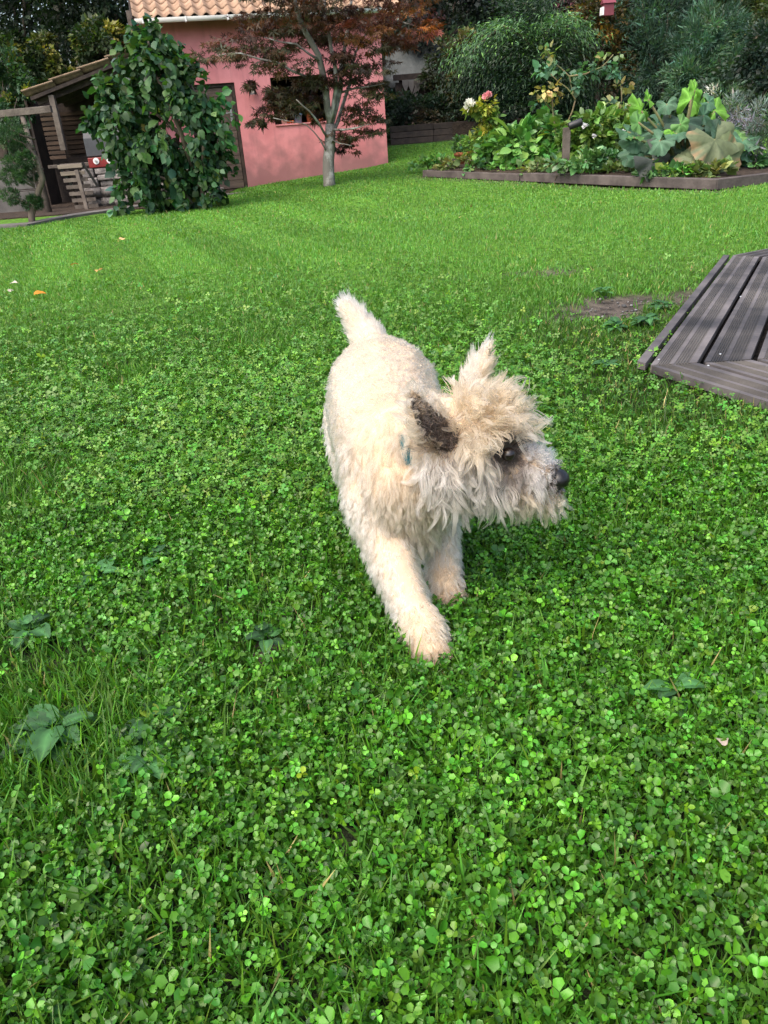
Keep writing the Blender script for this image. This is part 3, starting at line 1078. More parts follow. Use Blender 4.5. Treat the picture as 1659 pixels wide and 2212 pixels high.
    for u_ in (.0, W_):
        du = .12 if u_ == 0 else -.12
        pts = [P(u_, .1, ztop), P(u_, D, ztop), P(u_, ridge_v, ztop + ridge_v * math.tan(pitch))]
        pts += [P(u_ + du, .1, ztop), P(u_ + du, D, ztop), P(u_ + du, ridge_v, ztop + ridge_v * math.tan(pitch))]
        g2.add(pts, [(0, 1, 2), (3, 5, 4), (0, 2, 5, 3), (1, 4, 5, 2), (0, 3, 4, 1)])
    g2.build('gable', M['wood_dark'], t)
    # eave soffit and gutter
    gu = MB()
    gp = []
    n = 8
    for e in (.02, W_ + .32):
        for i in range(n + 1):
            a_ = math.pi * i / n
            gp.append(E + u3 * e + v3 * (-.062 - .062 * math.cos(a_)) + np.array([0, 0, -.062 * math.sin(a_) * 1.1 - .0]))
    gu.add(gp, [(i, i + 1, n + 2 + i, n + 1 + i) for i in range(n)] + [tuple(range(n + 1)), tuple(range(n + 1, 2 * n + 2))])
    go = gu.build('gutter', M['gutter'], t, True)
    for k in range(7):
        b = MB()
        c_ = E + u3 * (.15 + k * .72)
        b.box((-.012, -.135, -.075), (.012, .02, -.069), Bm, c_).box((-.012, -.137, -.075), (.012, -.131, .006), Bm, c_)
        b.build('bracket', M['gutter'], go)
    # down pipe at the right end
    MB().tube([E + u3 * (W_ + .22) + v3 * -.06 + np.array([0, 0, -.06]), E + u3 * (W_ + .22) + v3 * .02 + np.array([0, 0, -.2]), P(W_ + .08, .1, ztop - .55)], .035, 8).build('downpipe', M['gutter'], t, True)
    # things on the sill
    def sp(px): return hit(px, 268)[0]
    zs = zw0 + .026

    def pot(px, r0, r1, h, mat, name, lab, cat):
        q = O + np.array((sp(px), .06, zs)) @ Bm
        o = thing(name, q, lab, cat, 'pots and fruit on the window sill')
        MB().lathe(q, [(.001, 0), (r0, 0), (r1 * .96, h * .82), (r1 * 1.1, h * .82), (r1 * 1.1, h), (r1 * .9, h), (r1 * .85, h * .85), (.001, h * .85)], 14).build('pot', mat, o, True)
        return o, q
    o, q = pot(616, .05, .075, .17, M['pot_pale'], 'flower_pot', 'pale pot at the left end of the window sill', 'pot')
    leafball('foliage', q + [0, 0, .24], (.13, .1, .1), 60, .06, (.07, .10, .045), M['leaf'], o, 51)
    o, q = pot(646, .062, .085, .16, M['pot_blue'], 'glazed_pot', 'light blue pot with green plant on the window sill', 'pot')
    leafball('foliage', q + [0, 0, .25], (.13, .1, .12), 70, .07, (.06, .13, .05), M['leaf'], o, 52)
    o, q = pot(674, .075, .095, .2, M['terracotta'], 'clay_pot', 'tall terracotta pot right of the blue pot on the sill', 'pot')
    leafball('foliage', q + [0, 0, .26], (.12, .1, .1), 60, .06, (.05, .10, .04), M['leaf'], o, 53)
    for (px, n_, lab) in ((631, 3, 'low orange fruit pile between pale and blue pots on the sill'), (692, 4, 'row of orange fruit right of the terracotta pot')):
        q = O + np.array((sp(px), .05, zs)) @ Bm
        o = thing('fruit_row', q, lab, 'fruit', 'pots and fruit on the window sill')
        for k in range(n_):
            r = .028
            MB().lathe(q + u3 * (k - n_ / 2) * .05 + np.array([0, 0, 0]), [(.001, 0), (r * .7, r * .3), (r, r), (r * .75, r * 1.65), (.001, r * 1.9)], 10).build('fruit', M['orange'], o, True)
    return hit


def leafball(name, c, rad, n, size, col, mat, parent, seed, tmpl=LEAF_B, droop=.2, shell=.5):
    rng = np.random.default_rng(seed)
    d = rng.normal(size=(n, 3)); d /= np.linalg.norm(d, axis=1, keepdims=True)
    r = rng.uniform(shell, 1, n)[:, None]
    pos = np.asarray(c) + d * r * np.asarray(rad)
    dd = d + rng.normal(0, .5, (n, 3)); dd[:, 2] -= droop
    V, F, C = scatter(*tmpl, pos, frames(dd, rng.normal(0, .6, n)), size * np.exp(rng.normal(0, .25, n)), green(rng, n, col, .3, .2))
    return link(name, raw_mesh(name, V, F, mat, C), parent)


# ------------------------------------------------------------------ trees and shrubs
def crown_arrays(lobes, n, size, cols, rng, tmpl=LEAF2, droop=.25, sub=14, subr=.34, flat=1.0, outward=.8, shade=1.0):
    """leaf clumps: each lobe (x,y,z,rx,ry,rz) carries sub-clumps near its surface, each sub-clump a spray of leaves"""
    lobes = np.asarray(lobes, float)
    vol = (lobes[:, 3] * lobes[:, 4] * lobes[:, 5]) ** (2 / 3)
    pr = vol / vol.sum()
    parts = []
    for L, q in zip(lobes, pr):
        k = max(4, int(sub))
        d = rng.normal(size=(k, 3)); d /= np.linalg.norm(d, axis=1, keepdims=True)
        rr = rng.uniform(.55, 1.0, k)[:, None]
        cc = L[:3] + d * rr * L[3:6]
        m = max(20, int(n * q))
        which = rng.integers(0, k, m)
        e = rng.normal(size=(m, 3)); e /= np.linalg.norm(e, axis=1, keepdims=True)
        e *= rng.uniform(.2, 1, (m, 1)) ** .6
        sr = subr * L[3:6] * np.exp(rng.normal(0, .2, (k, 1)))[which]
        e[:, 2] *= flat
        pos = cc[which] + e * sr
        dirs = outward * d[which] + e * .9 + rng.normal(0, .45, (m, 3))
        dirs[:, 2] -= droop
        tone = np.exp(rng.normal(0, .22, k))[which]
        ci = rng.choice(len(cols), k, p=[c[3] for c in cols])[which]
        base = np.array([c[:3] for c in cols])[ci]
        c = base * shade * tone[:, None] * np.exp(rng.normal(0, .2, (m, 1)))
        c[:, 0] *= np.exp(rng.normal(0, .15, m))
        parts.append(scatter(*tmpl, pos, frames(dirs, rng.normal(0, .7, m)), size * np.exp(rng.normal(0, .28, m)), np.clip(c, .003, .7)))
    return merge(parts)


def limb(mb, pts, r0, r1, rng, n=7, wob=.04):
    pts = [np.asarray(p, float) for p in pts]
    out = [pts[0]]
    for a, b in zip(pts[:-1], pts[1:]):
        L = np.linalg.norm(b - a)
        for k in (.5, 1.0):
            q = a + (b - a) * k
            out.append(q + (rng.normal(0, wob * L, 3) if k < 1 else 0))
    mb.tube(out, list(np.linspace(r0, r1, len(out))), n)
    return out


def tree(name, base, lobes, n, size, cols, label, cat, seed, trunk_r=.14, tmpl=LEAF2, bark='bark', group=None, mat='leaf', leafname='crown', **kw):
    rng = np.random.default_rng(seed)
    base = np.asarray(base, float)
    t = thing(name, base, label, cat, group)
    mb = MB()
    L = np.asarray(lobes, float)
    mid = L[:, :3].mean(0)
    fork = base + (mid - base) * .45
    fork[0:2] += rng.normal(0, .08, 2)
    limb(mb, [base - [0, 0, .1], fork], trunk_r, trunk_r * .7, rng, 8)
    for l in L:
        limb(mb, [fork, (fork + l[:3]) / 2 + rng.normal(0, .1, 3), l[:3] + [0, 0, .3 * l[5]]], trunk_r * .5, trunk_r * .12, rng, 6)
    mb.build('trunk', M[bark], t, True)
    V, F, C = crown_arrays(lobes, n, size, cols, rng, tmpl, **kw)
    link(leafname, raw_mesh(leafname, V, F, M[mat], C, len(tmpl[0]) > 6), t)
    return t


def lob(px, py, Y, rx, rz, ry=None):
    """lobe centred on a pixel at depth Y; radii in metres"""
    p = at(px, py, Y)
    return (p[0], p[1], p[2], rx, ry or (rx + rz) / 2, rz)


def build_maple():
    rng = np.random.default_rng(14)
    b = gnd(711, 401)
    Y = b[1]
    t = thing('maple_tree', b, 'small red-leaved maple with pale lichened bark in front of the pink house', 'tree')
    mb = MB()
    s_ = lambda px, py, dy=0.0: at(px, py, Y + dy)
    limb(mb, [b - [0, 0, .1], s_(709, 370), s_(712, 320, .02), s_(714, 268, .03)], .105, .085, rng, 9, .01)
    br = [([(714, 270, .03), (703, 190, -.15), (688, 120, -.3), (660, 70, -.4), (638, 10, -.5), (622, -60, -.5)], .06, .03),
          ([(716, 268, .03), (736, 190, .1), (742, 115, .2), (752, 40, .3), (770, -50, .4)], .045, .018),
          ([(714, 262, .0), (726, 190, -.1), (716, 110, -.2), (700, 30, -.1), (706, -50, 0)], .04, .018),
          ([(716, 290, .0), (738, 235, .3), (756, 180, .4), (765, 120, .5), (800, 60, .6)], .035, .012),
          ([(709, 300, .0), (690, 268, -.3), (668, 240, -.5), (640, 215, -.6)], .022, .008),
          ([(705, 200, -.1), (660, 165, -.4), (600, 135, -.6), (520, 115, -.7), (470, 120, -.7)], .026, .006),
          ([(690, 130, -.3), (640, 95, -.5), (570, 80, -.6)], .02, .006),
          ([(735, 200, .1), (770, 190, .1), (810, 185, .0), (830, 180, .0)], .018, .006),
          ([(715, 280, .0), (745, 280, -.2), (775, 275, -.3), (800, 268, -.3)], .02, .006),
          ([(714, 300, .0), (735, 310, -.2), (760, 315, -.3)], .014, .005),
          ([(750, 60, .3), (800, 50, .2), (860, 45, .1), (915, 60, 0)], .02, .006),
          ([(708, 335, .0), (690, 300, -.2), (660, 268, -.3), (590, 255, -.5)], .014, .005)]
    for pts, r0, r1 in br:
        limb(mb, [s_(*p) for p in pts], r0, r1, rng, 7, .03)
    mb.build('trunk', M['maple_bark'], t, True)
    sprays = [(480, 118, 50, 9, 0), (440, 128, 24, 6, 0), (520, 95, 62, 12, 0), (560, 72, 60, 14, 0), (600, 105, 55, 14, 0), (560, 132, 55, 12, 0), (620, 145, 50, 13, 0),
              (650, 58, 60, 18, 0), (578, 250, 32, 13, 0), (556, 268, 18, 8, 0), (630, 200, 48, 22, 0), (650, 228, 48, 22, 0), (608, 220, 34, 20, 0), (668, 185, 36, 20, 0),
              (780, 180, 50, 12, 0), (800, 212, 42, 12, 0), (805, 145, 52, 14, 0), (770, 105, 60, 18, 0), (825, 92, 70, 18, 1), (790, 60, 70, 22, 1),
              (855, 40, 70, 20, 1), (900, 58, 40, 10, 2), (925, 74, 24, 4, 3), (765, 290, 55, 10, 0), (795, 265, 40, 10, 0), (752, 322, 26, 9, 0),
              (770, 238, 46, 12, 0), (740, 300, 30, 9, 0), (705, 15, 80, 24, 0), (560, 40, 50, 12, 0), (645, 15, 60, 20, 0), (543, 186, 14, 9, 0), (700, 70, 60, 22, 0),
              (745, 140, 44, 16, 0), (690, 250, 26, 12, 0), (730, 170, 30, 14, 0), (760, -30, 120, 26, 1), (650, -40, 110, 26, 0), (860, -10, 70, 22, 1)]
    pal = [[(.046, .026, .018, .35), (.048, .050, .02, .45), (.08, .044, .018, .2)], [(.09, .035, .02, .4), (.16, .075, .02, .4), (.05, .02, .02, .2)],
           [(.34, .13, .025, .35), (.16, .07, .025, .4), (.07, .03, .02, .25)], [(.36, .14, .11, 1.0)]]
    parts = []
    for (px, py, hw, hh, pl) in sprays:
        k = Y / FOC * 1.0
        c = at(px, py, Y + rng.uniform(-.6, .3))
        parts.append(crown_arrays([(c[0], c[1], c[2], hw * k, hw * k * .8, hh * k * .9)], hw * hh * .25 + 36, .066, pal[pl], rng, MAPLE, droop=.35, sub=9, subr=.5, flat=.8, outward=.5))
    V, F, C = merge(parts)
    link('crown', raw_mesh('crown', V, F, M['maple'], C), t)


def build_hazel():
    rng = np.random.default_rng(15)
    b = gnd(418, 452)
    Y = b[1]
    t = thing('weeping_bush', b, 'rounded weeping bush with large drooping green leaves left of the door', 'bush')
    mb = MB()
    s_ = lambda px, py, dy=0.0: at(px, py, Y + dy)
    br = [([(418, 455), (420, 400), (405, 330), (370, 240), (330, 150), (320, 90)], .05, .015), ([(405, 455), (395, 400), (380, 330), (395, 250), (440, 190), (455, 230)], .045, .012),
          ([(428, 455), (435, 380), (440, 300), (420, 200), (360, 110)], .04, .012), ([(412, 450), (430, 400), (465, 330), (480, 260)], .03, .01),
          ([(415, 440), (370, 390), (300, 360), (250, 330)], .03, .01), ([(400, 300), (300, 220), (230, 200), (215, 250)], .03, .008)]
    for pts, r0, r1 in br:
        limb(mb, [s_(px, py, rng.uniform(-.3, .3)) for px, py in pts], r0, r1, rng, 7, .05)
    mb.build('trunk', M['bark'], t, True)
    k = Y / FOC
    lobes = []
    for (px, py, rx, rz) in ((335, 165, 85, 62), (310, 120, 45, 45), (400, 205, 62, 62), (250, 215, 52, 48), (340, 260, 95, 75), (415, 295, 45, 70), (312, 310, 48, 58),
                             (375, 350, 68, 60), (284, 385, 14, 45), (428, 375, 26, 42), (335, 85, 38, 30), (434, 235, 26, 40), (388, 405, 44, 30), (235, 240, 22, 24), (318, 365, 42, 40)):
        c = s_(px, py, rng.uniform(-.15, .15))
        lobes.append((*c, rx * k, rx * k * .95, rz * k))
    for (px, py) in ((215, 185), (206, 235), (300, 68), (335, 58), (372, 78), (395, 120), (455, 190), (255, 300), (268, 425), (240, 170)):
        c = s_(px, py, rng.uniform(-.3, .2))
        lobes.append((*c, 13 * k, 13 * k, 18 * k))
    lobes = np.array(lobes)
    ns, per = 230, 34
    vol = lobes[:, 3] * lobes[:, 5]
    wh = rng.choice(len(lobes), ns, p=vol / vol.sum())
    d0 = rng.normal(size=(ns, 3)); d0 /= np.linalg.norm(d0, axis=1, keepdims=True)
    st = lobes[wh, :3] + d0 * rng.uniform(.35, .95, (ns, 1)) * lobes[wh, 3:6]
    out = d0 * [1, 1, .6]
    sl = rng.uniform(.25, .6, ns)
    tq = rng.uniform(0, 1, (ns, per))
    pos = st[:, None] + (out[:, None] * .45 * tq[..., None] + np.array([0, 0, -1.0]) * (.75 * tq ** 2)[..., None]) * sl[:, None, None] + rng.normal(0, .045, (ns, per, 3))
    pos = pos.reshape(-1, 3)
    d = np.repeat(d0, per, 0)
    tone_s = np.repeat(np.exp(rng.normal(0, .25, ns)), per)
    # gappy: drop leaves in a few holes
    for (px, py, r) in ((350, 265, 26), (405, 285, 22), (390, 300, 18), (300, 260, 12), (430, 180, 14)):
        c = s_(px, py, 0)
        dd = np.hypot(pos[:, 0] - c[0], pos[:, 2] - c[2])
        kk = (dd > r * k) | (rng.random(len(pos)) < .12)
        pos, d, tone_s = pos[kk], d[kk], tone_s[kk]
    pos[:, 2] = np.maximum(pos[:, 2], ground_z(pos[:, 0], pos[:, 1]) + .1)
    n = len(pos)
    dirs = d * .55 + rng.normal(0, .5, (n, 3)); dirs[:, 2] -= .6
    R = frames(dirs, rng.normal(0, .8, n))
    sz = .094 * np.exp(rng.normal(0, .28, n))
    col = green(rng, n, (.032, .085, .030), .35, .25) * tone_s[:, None]
    yl = rng.random(n) < .025
    col[yl] *= [3, 1.9, 1]
    near = np.argsort(pos[:, 1] - .4 * sz)[:300]
    mask = np.zeros(n, bool); mask[near] = True
    V, F, C = scatter(*LEAF_B, pos[~mask], R[~mask], sz[~mask], col[~mask])
    tag(link('foliage', raw_mesh('foliage', V, F, M['leaf'], C, True), t), kind='stuff')
    kinds = []
    for q in range(8):
        c = green(rng, 1, (.045, .11, .038), .25, .2)[0]
        bend = LEAF_B[0].copy()
        bend[:, 2] += -.25 * bend[:, 1] ** 2 * rng.uniform(-.2, 1) + rng.normal(0, .03, len(bend))
        kinds.append(raw_mesh('leaf', bend, LEAF_B[1], M['leaf'], np.repeat(c[None], len(bend), 0), True))
    for i in near:
        Rm = R[i] * sz[i]
        link('leaf', kinds[rng.integers(8)], t, Matrix([[*Rm[j], pos[i][j]] for j in range(3)] + [[0, 0, 0, 1]]))


def build_topiary():
    b = gnd(68, 484)
    Y = b[1]
    rng = np.random.default_rng(16)
    t = thing('cloud_pruned_conifer', b, 'cloud-pruned conifer with clipped round pads at the left edge', 'topiary')
    s_ = lambda px, py, dy=0.0: at(px, py, Y + dy)
    mb = MB()
    limb(mb, [b - [0, 0, .05], s_(68, 455), s_(84, 410), s_(92, 385), s_(78, 340), s_(55, 310)], .05, .03, rng, 7, .03)
    pads = [(30, 300, 34, 26), (22, 278, 38, 24), (45, 318, 26, 18), (28, 350, 24, 18), (55, 345, 20, 20), (22, 382, 22, 20), (48, 378, 22, 20), (70, 372, 20, 22), (24, 425, 24, 22), (70, 440, 24, 18), (80, 436, 14, 16)]
    for (px, py, *_r) in pads:
        limb(mb, [s_(75, py + 22), s_(px, py)], .018, .01, rng, 6)
    mb.build('trunk', M['bark'], t, True)
    k = Y / FOC
    for (px, py, rx, rz) in pads:
        c = s_(px, py, rng.uniform(-.1, .1))
        V, F, C = crown_arrays([(*c, rx * k * .78, rx * k * .78, rz * k * .78)], 2200, .034, [(.028, .07, .028, .6), (.042, .095, .033, .4)], rng, NEEDLE, droop=-.3, sub=60, subr=.2)
        link('pad', raw_mesh('pad', V, F, M['leaf'], C), t)


def needle_arch(name, base, arcs, n, size, cols, label, cat, seed, trunk=True):
    """spreading conifer: arching boughs hung with drooping sprays"""
    rng = np.random.default_rng(seed)
    t = thing(name, base, label, cat)
    mb = MB()
    parts = []
    for (pts, wdt) in arcs:
        pts = np.array(pts)
        tt = np.linspace(0, 1, 24)
        seg = np.linspace(0, 1, len(pts))
        path = np.stack([np.interp(tt, seg, pts[:, i]) for i in range(3)], -1)
        mb.tube(list(path[::3]), list(np.linspace(.06, .015, len(path[::3]))), 6)
        m = n // len(arcs)
        i = rng.integers(4, 24, m)
        hang = rng.uniform(0, 1, m) ** 1.5
        off = rng.normal(0, 1, (m, 3)) * [wdt * .5, wdt * .6, wdt * .12]
        pos = path[i] + off
        pos[:, 2] -= hang * wdt * 1.1 - .1
        tang = path[np.minimum(i + 1, 23)] - path[np.maximum(i - 1, 0)]
        tang /= np.linalg.norm(tang, axis=1, keepdims=True)
        dirs = tang * .9 + rng.normal(0, .45, (m, 3)); dirs[:, 2] -= .25
        ci = rng.choice(len(cols), m, p=[c[3] for c in cols])
        c = np.array([q[:3] for q in cols])[ci] * np.exp(rng.normal(0, .25, (m, 1)))
        if len(parts) < 2: c = c * np.where(hang < .35, 4.2, 1.0)[:, None] * [1.15, 1, .9]  # upper sprays of the first boughs painted brighter, as lit from above
        parts.append(scatter(*NEEDLE, pos, frames(dirs, rng.normal(0, .6, m)), np.stack([np.full(m, size * 1.5), size * np.exp(rng.normal(0, .3, m)), np.full(m, size)], -1), c))
    mb.build('trunk', M['bark'], t, True)
    V, F, C = merge(parts)
    link('crown', raw_mesh('crown', V, F, M['leaf'], C), t)
    return t


def base_below(px, py, Y):
    p = at(px, py, Y)
    return np.array([p[0], p[1], float(ground_z(p[0], p[1]))])


def build_background():
    dk = [(.018, .036, .016, .6), (.028, .05, .02, .4)]
    mixy = [(.022, .048, .018, .45), (.04, .075, .022, .3), (.11, .14, .028, .17), (.2, .21, .04, .08)]
    blue = [(.03, .065, .05, .6), (.05, .10, .07, .4)]
    g = 'trees and shrubs behind the shed'
    tree('dark_tree', base_below(60, 300, 21), [lob(40, 60, 21, 1.5, 1.5), lob(140, 30, 21, 1.4, 1.3), lob(-60, 100, 21, 1.5, 2.0), lob(90, 170, 20.6, 1.3, 1.0), lob(60, -80, 21, 2, 1.4)],
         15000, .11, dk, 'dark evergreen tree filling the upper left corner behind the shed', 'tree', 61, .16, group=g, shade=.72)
    tree('ivy_tree', base_below(170, 300, 19), [lob(170, 150, 19, .65, .55), lob(150, 190, 18.6, .55, .4), lob(210, 90, 19, .7, .5), lob(235, 130, 19.2, .55, .5)],
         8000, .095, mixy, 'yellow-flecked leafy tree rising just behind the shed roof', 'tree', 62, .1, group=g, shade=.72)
    tree('ivy_bush', base_below(60, 300, 18.6), [lob(50, 150, 18.6, .5, .3), lob(20, 115, 18.6, .6, .4), lob(95, 110, 18.8, .4, .35)],
         4500, .09, mixy, 'yellow-flecked bush at the left edge above the leafy shrub', 'bush', 63, .05, group=g, shade=.72)
    tree('holly_tree', base_below(250, 300, 21), [lob(230, 20, 21, 1.0, 1.0), lob(270, -60, 21.4, 1.6, 1.2), lob(255, 110, 21, .8, .9), lob(185, -30, 21, 1.2, 1.0)],
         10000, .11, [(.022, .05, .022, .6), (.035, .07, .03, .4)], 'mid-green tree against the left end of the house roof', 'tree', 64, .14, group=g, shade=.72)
    tree('leafy_shrub', base_below(20, 380, 15.8), [lob(10, 190, 15.8, .5, .55), lob(40, 225, 15.6, .4, .3), lob(-20, 240, 15.8, .4, .4), lob(15, 150, 15.9, .3, .3)],
         5500, .075, [(.035, .095, .04, .6), (.06, .13, .045, .3), (.16, .2, .03, .1)], 'bright leafy shrub over the pergola beam at the left edge', 'shrub', 65, .05, group=g, shade=.72)
    # to the right of the house
    g = 'trees and shrubs on the bank behind the beds'
    tree('shade_tree', base_below(900, 250, 22.5), [lob(880, 0, 22.5, 1.5, 1.1), lob(990, 20, 22.5, 1.4, 1.2), lob(930, 80, 22.2, .9, .6), lob(1060, -30, 23, 1.5, 1.0), lob(800, -40, 22.5, 1.2, .9)],
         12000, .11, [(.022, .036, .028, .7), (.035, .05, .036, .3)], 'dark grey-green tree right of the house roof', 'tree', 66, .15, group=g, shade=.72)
    tree('vine_shrub', base_below(985, 250, 20.8), [lob(985, 150, 20.8, .75, .6), lob(1020, 190, 20.6, .6, .5), lob(960, 210, 20.6, .5, .35), lob(1010, 110, 21, .6, .5)],
         6000, .085, [(.035, .05, .025, .55), (.075, .08, .03, .3), (.17, .16, .06, .15)], 'olive shrub with pale flecks left of the arching juniper', 'shrub', 67, .06, group=g, shade=.72)
    Yj = 20.0
    A = lambda pts: [at(px, py, Yj + dy) for px, py, dy in pts]
    needle_arch('arching_juniper', base_below(1150, 260, Yj + .3),
                [(A([(1170, 230, .3), (1140, 90, .1), (1090, 52, 0), (1030, 100, -.2), (1000, 150, -.3)]), .55), (A([(1170, 230, .3), (1170, 80, .1), (1210, 40, 0), (1260, 90, -.2)]), .55),
                 (A([(1165, 230, .3), (1120, 120, 0), (1060, 130, -.2), (1020, 190, -.4)]), .6), (A([(1165, 230, .3), (1180, 130, 0), (1220, 130, -.2), (1250, 190, -.3)]), .6),
                 (A([(1160, 240, .3), (1130, 60, .4), (1160, 20, .5), (1110, 0, .5)]), .6), (A([(1160, 240, .3), (1110, 180, 0), (1080, 200, -.3)]), .5)],
                30000, .10, [(.012, .032, .017, .6), (.022, .055, .022, .3), (.04, .09, .025, .1)], 'arching dark juniper on the bank, upper boughs coloured brighter as if lit from above', 'juniper', 68)
    aut = tree('autumn_tree', base_below(1275, 240, 20.5), [lob(1300, 100, 20.5, .7, .55), lob(1250, 130, 20.7, .6, .5), lob(1340, 60, 20.5, .6, .6), lob(1330, 150, 20.3, .5, .45), lob(1270, 40, 20.8, .8, .6), lob(1320, 10, 20.8, .7, .4)],
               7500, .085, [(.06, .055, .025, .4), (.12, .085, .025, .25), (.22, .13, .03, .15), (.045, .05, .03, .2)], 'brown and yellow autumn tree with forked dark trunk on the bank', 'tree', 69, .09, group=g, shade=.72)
    tree('plum_tree', base_below(1300, 240, 22.2), [lob(1310, 0, 22.0, .6, .35), lob(1280, -40, 22.2, .9, .5)], 2500, .09, [(.09, .03, .05, .6), (.13, .05, .07, .4)],
         'dull purple-leaved tree at the top behind the autumn tree', 'tree', 70, .08, group=g, shade=.72)
    for i, (lab, lbs, n_, sd_) in enumerate((
            ('tall blue-green feathery conifer right of the autumn tree', [lob(1440, 60, 20, .7, .9), lob(1400, 140, 19.8, .6, .8), lob(1450, 170, 19.6, .6, .6), lob(1460, -30, 20.2, .8, .8), lob(1385, 20, 20.2, .6, .7)], 9000, 71),
            ('pale blue-green conifer bough mass at the upper right', [lob(1520, 110, 18.8, .65, .55), lob(1550, 60, 19, .6, .5), lob(1490, 170, 18.5, .55, .5), lob(1570, 160, 18.6, .5, .5)], 8000, 72))):
        tree('feathery_conifer', base_below(1430 + 100 * i, 260, 20 - i), lbs, int(n_ * 1.9), .12, blue if i == 0 else [(.045, .10, .07, .6), (.075, .15, .09, .4)], lab, 'conifer', sd_, .1, NEEDLE, group=g, droop=-.1, sub=26)
    tree('light_tree', base_below(1620, 260, 22), [lob(1600, 20, 22, .9, .9), lob(1660, 60, 22, .9, 1.0), lob(1640, -50, 22.4, 1.4, 1.0)], 6500, .10,
         [(.07, .11, .045, .6), (.13, .17, .06, .4)], 'light green tree in the upper right corner', 'tree', 73, .1, group=g, shade=.72)
    tree('dark_shrub', base_below(1630, 260, 17.5), [lob(1620, 170, 17.5, .6, .45), lob(1670, 130, 17.5, .7, .6), lob(1570, 205, 17.3, .6, .35), lob(1690, 200, 17, .7, .5)], 8000, .08,
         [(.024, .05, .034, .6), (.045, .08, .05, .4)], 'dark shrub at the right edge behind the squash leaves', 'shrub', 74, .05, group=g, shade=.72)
    tree('back_hedge', base_below(880, 300, 20.2), [lob(900, 235, 20.2, .7, .35), lob(850, 240, 20.2, .5, .4), lob(960, 240, 20.2, .55, .35), lob(1050, 255, 19.8, .7, .35), lob(1110, 245, 19.6, .7, .4)], 9000, .07,
         [(.016, .036, .022, .7), (.028, .05, .03, .3)], 'low dark hedge behind the dark timber planter', 'hedge', 75, .04, group=g, leafname='foliage')
    # leafy ground cover on the bank
    rng = np.random.default_rng(80)
    n = 26000
    x = rng.uniform(.5, 12, n); y = rng.uniform(15.5, 27, n)
    k = ~inside(BED_POLY, x, y) & ((y > 17.3 + .0 * x) | (x > 3.4)) & ~((x < 2.6) & (y < 20.2))
    x, y = x[k], y[k]
    z = ground_z(x, y)
    z = z + .06 + rng.uniform(0, .22, len(x)) * fnoise(x, y, 1.2, 44)
    d = rng.normal(0, .5, (len(x), 3)); d[:, 2] = rng.uniform(-.3, .5, len(x)); d[:, 1] -= .3
    V, F, C = scatter(*LEAF2, np.stack([x, y, z], -1), frames(d, rng.normal(0, .6, len(x))), .13 * np.exp(rng.normal(0, .3, len(x))), green(rng, len(x), (.035, .085, .035), .3, .2))
    tag(link('ground_cover', raw_mesh('ground_cover', V, F, M['leaf'], C)), 'dark leafy ground cover on the bank behind the raised bed', 'ground cover', kind='stuff')
    # distant wood
    lb = []
    for i in range(34):
        lb.append((rng.uniform(-24, 24), rng.uniform(26, 33), rng.uniform(2, 9), rng.uniform(2, 3.2), 1.6, rng.uniform(1.6, 2.8)))
    for i in range(22):
        lb.append((-21 + i * 2.0 + rng.uniform(-.5, .5), 30 + rng.uniform(-1, 1), rng.uniform(4, 7), 2.2, 1.5, 3.5))
    for i in range(30):
        lb.append((-30 + i * 2.1 + rng.uniform(-.5, .5), 33 + rng.uniform(-1, 1), rng.uniform(9, 12), 2.6, 1.5, 3.5))
    V, F, C = crown_arrays(lb, 95000, .22, [(.018, .034, .018, .6), (.03, .05, .026, .4)], rng, LEAF2, sub=26, subr=.4)
    tag(link('woodland', raw_mesh('woodland', V, F, M['leaf'], C)), 'dense dark woodland closing the garden at the back', 'woodland', kind='stuff')
    # grey rock face, fence with pale drops, timber planter
    rb = MB()
    base = base_below(900, 200, 21.6)
    rr = np.random.default_rng(81)
    nx_, nz_ = 9, 6
    P0 = at(838, 178, 21.3); P1 = at(962, 170, 21.3)
    gv = []
    for iz in range(nz_):
        for ix in range(nx_):
            f, h = ix / (nx_ - 1), iz / (nz_ - 1)
            p = P0 + (P1 - P0) * f
            hh = 1.25 * (1 - .5 * abs(f - .4)) * h
            gv.append((p[0] + rr.normal(0, .04), p[1] + .9 * h + rr.normal(0, .06), p[2] - .1 + hh + rr.normal(0, .04)))
    nb_ = len(gv)
    gv += [(x_, y_ + 1.2, z_ - .2) for x_, y_, z_ in gv]
    fs = [(iz * nx_ + ix, iz * nx_ + ix + 1, (iz + 1) * nx_ + ix + 1, (iz + 1) * nx_ + ix) for iz in range(nz_ - 1) for ix in range(nx_ - 1)]
    fs += [tuple(nb_ + i for i in reversed(f)) for f in fs]
    ring = [ix for ix in range(nx_)] + [iz * nx_ + nx_ - 1 for iz in range(1, nz_)] + [(nz_ - 1) * nx_ + ix for ix in range(nx_ - 2, -1, -1)] + [iz * nx_ for iz in range(nz_ - 2, 0, -1)]
    fs += [(a, b_, nb_ + b_, nb_ + a) for a, b_ in zip(ring, ring[1:] + ring[:1])]
    rb.add(gv, fs)
    o = rb.build('rock_face', M['rock'], None, True)
    tag(o, 'pale grey sloping rock face behind the dark fence, right of the house', 'rock')
    Yf = 20.9
    f0, f1 = at(872, 172, Yf), at(985, 163, Yf)
    ft = thing('garden_fence', base_below(910, 250, Yf), 'dark fence with pale pointed drops under its rail behind the hedge', 'fence')
    MB().beam(f0 + [-.25, 0, .05], f1 + [0, 0, .05], .06, .12).build('rail', M['wood_dark'], ft)
    for f in (-.05, 1.0):
        q = f0 + (f1 - f0) * f
        MB().box((-.05, .04, float(ground_z(q[0], q[1])) - .2 - q[2]), (.05, .12, .1), None, q).build('post', M['wood_dark'], ft)
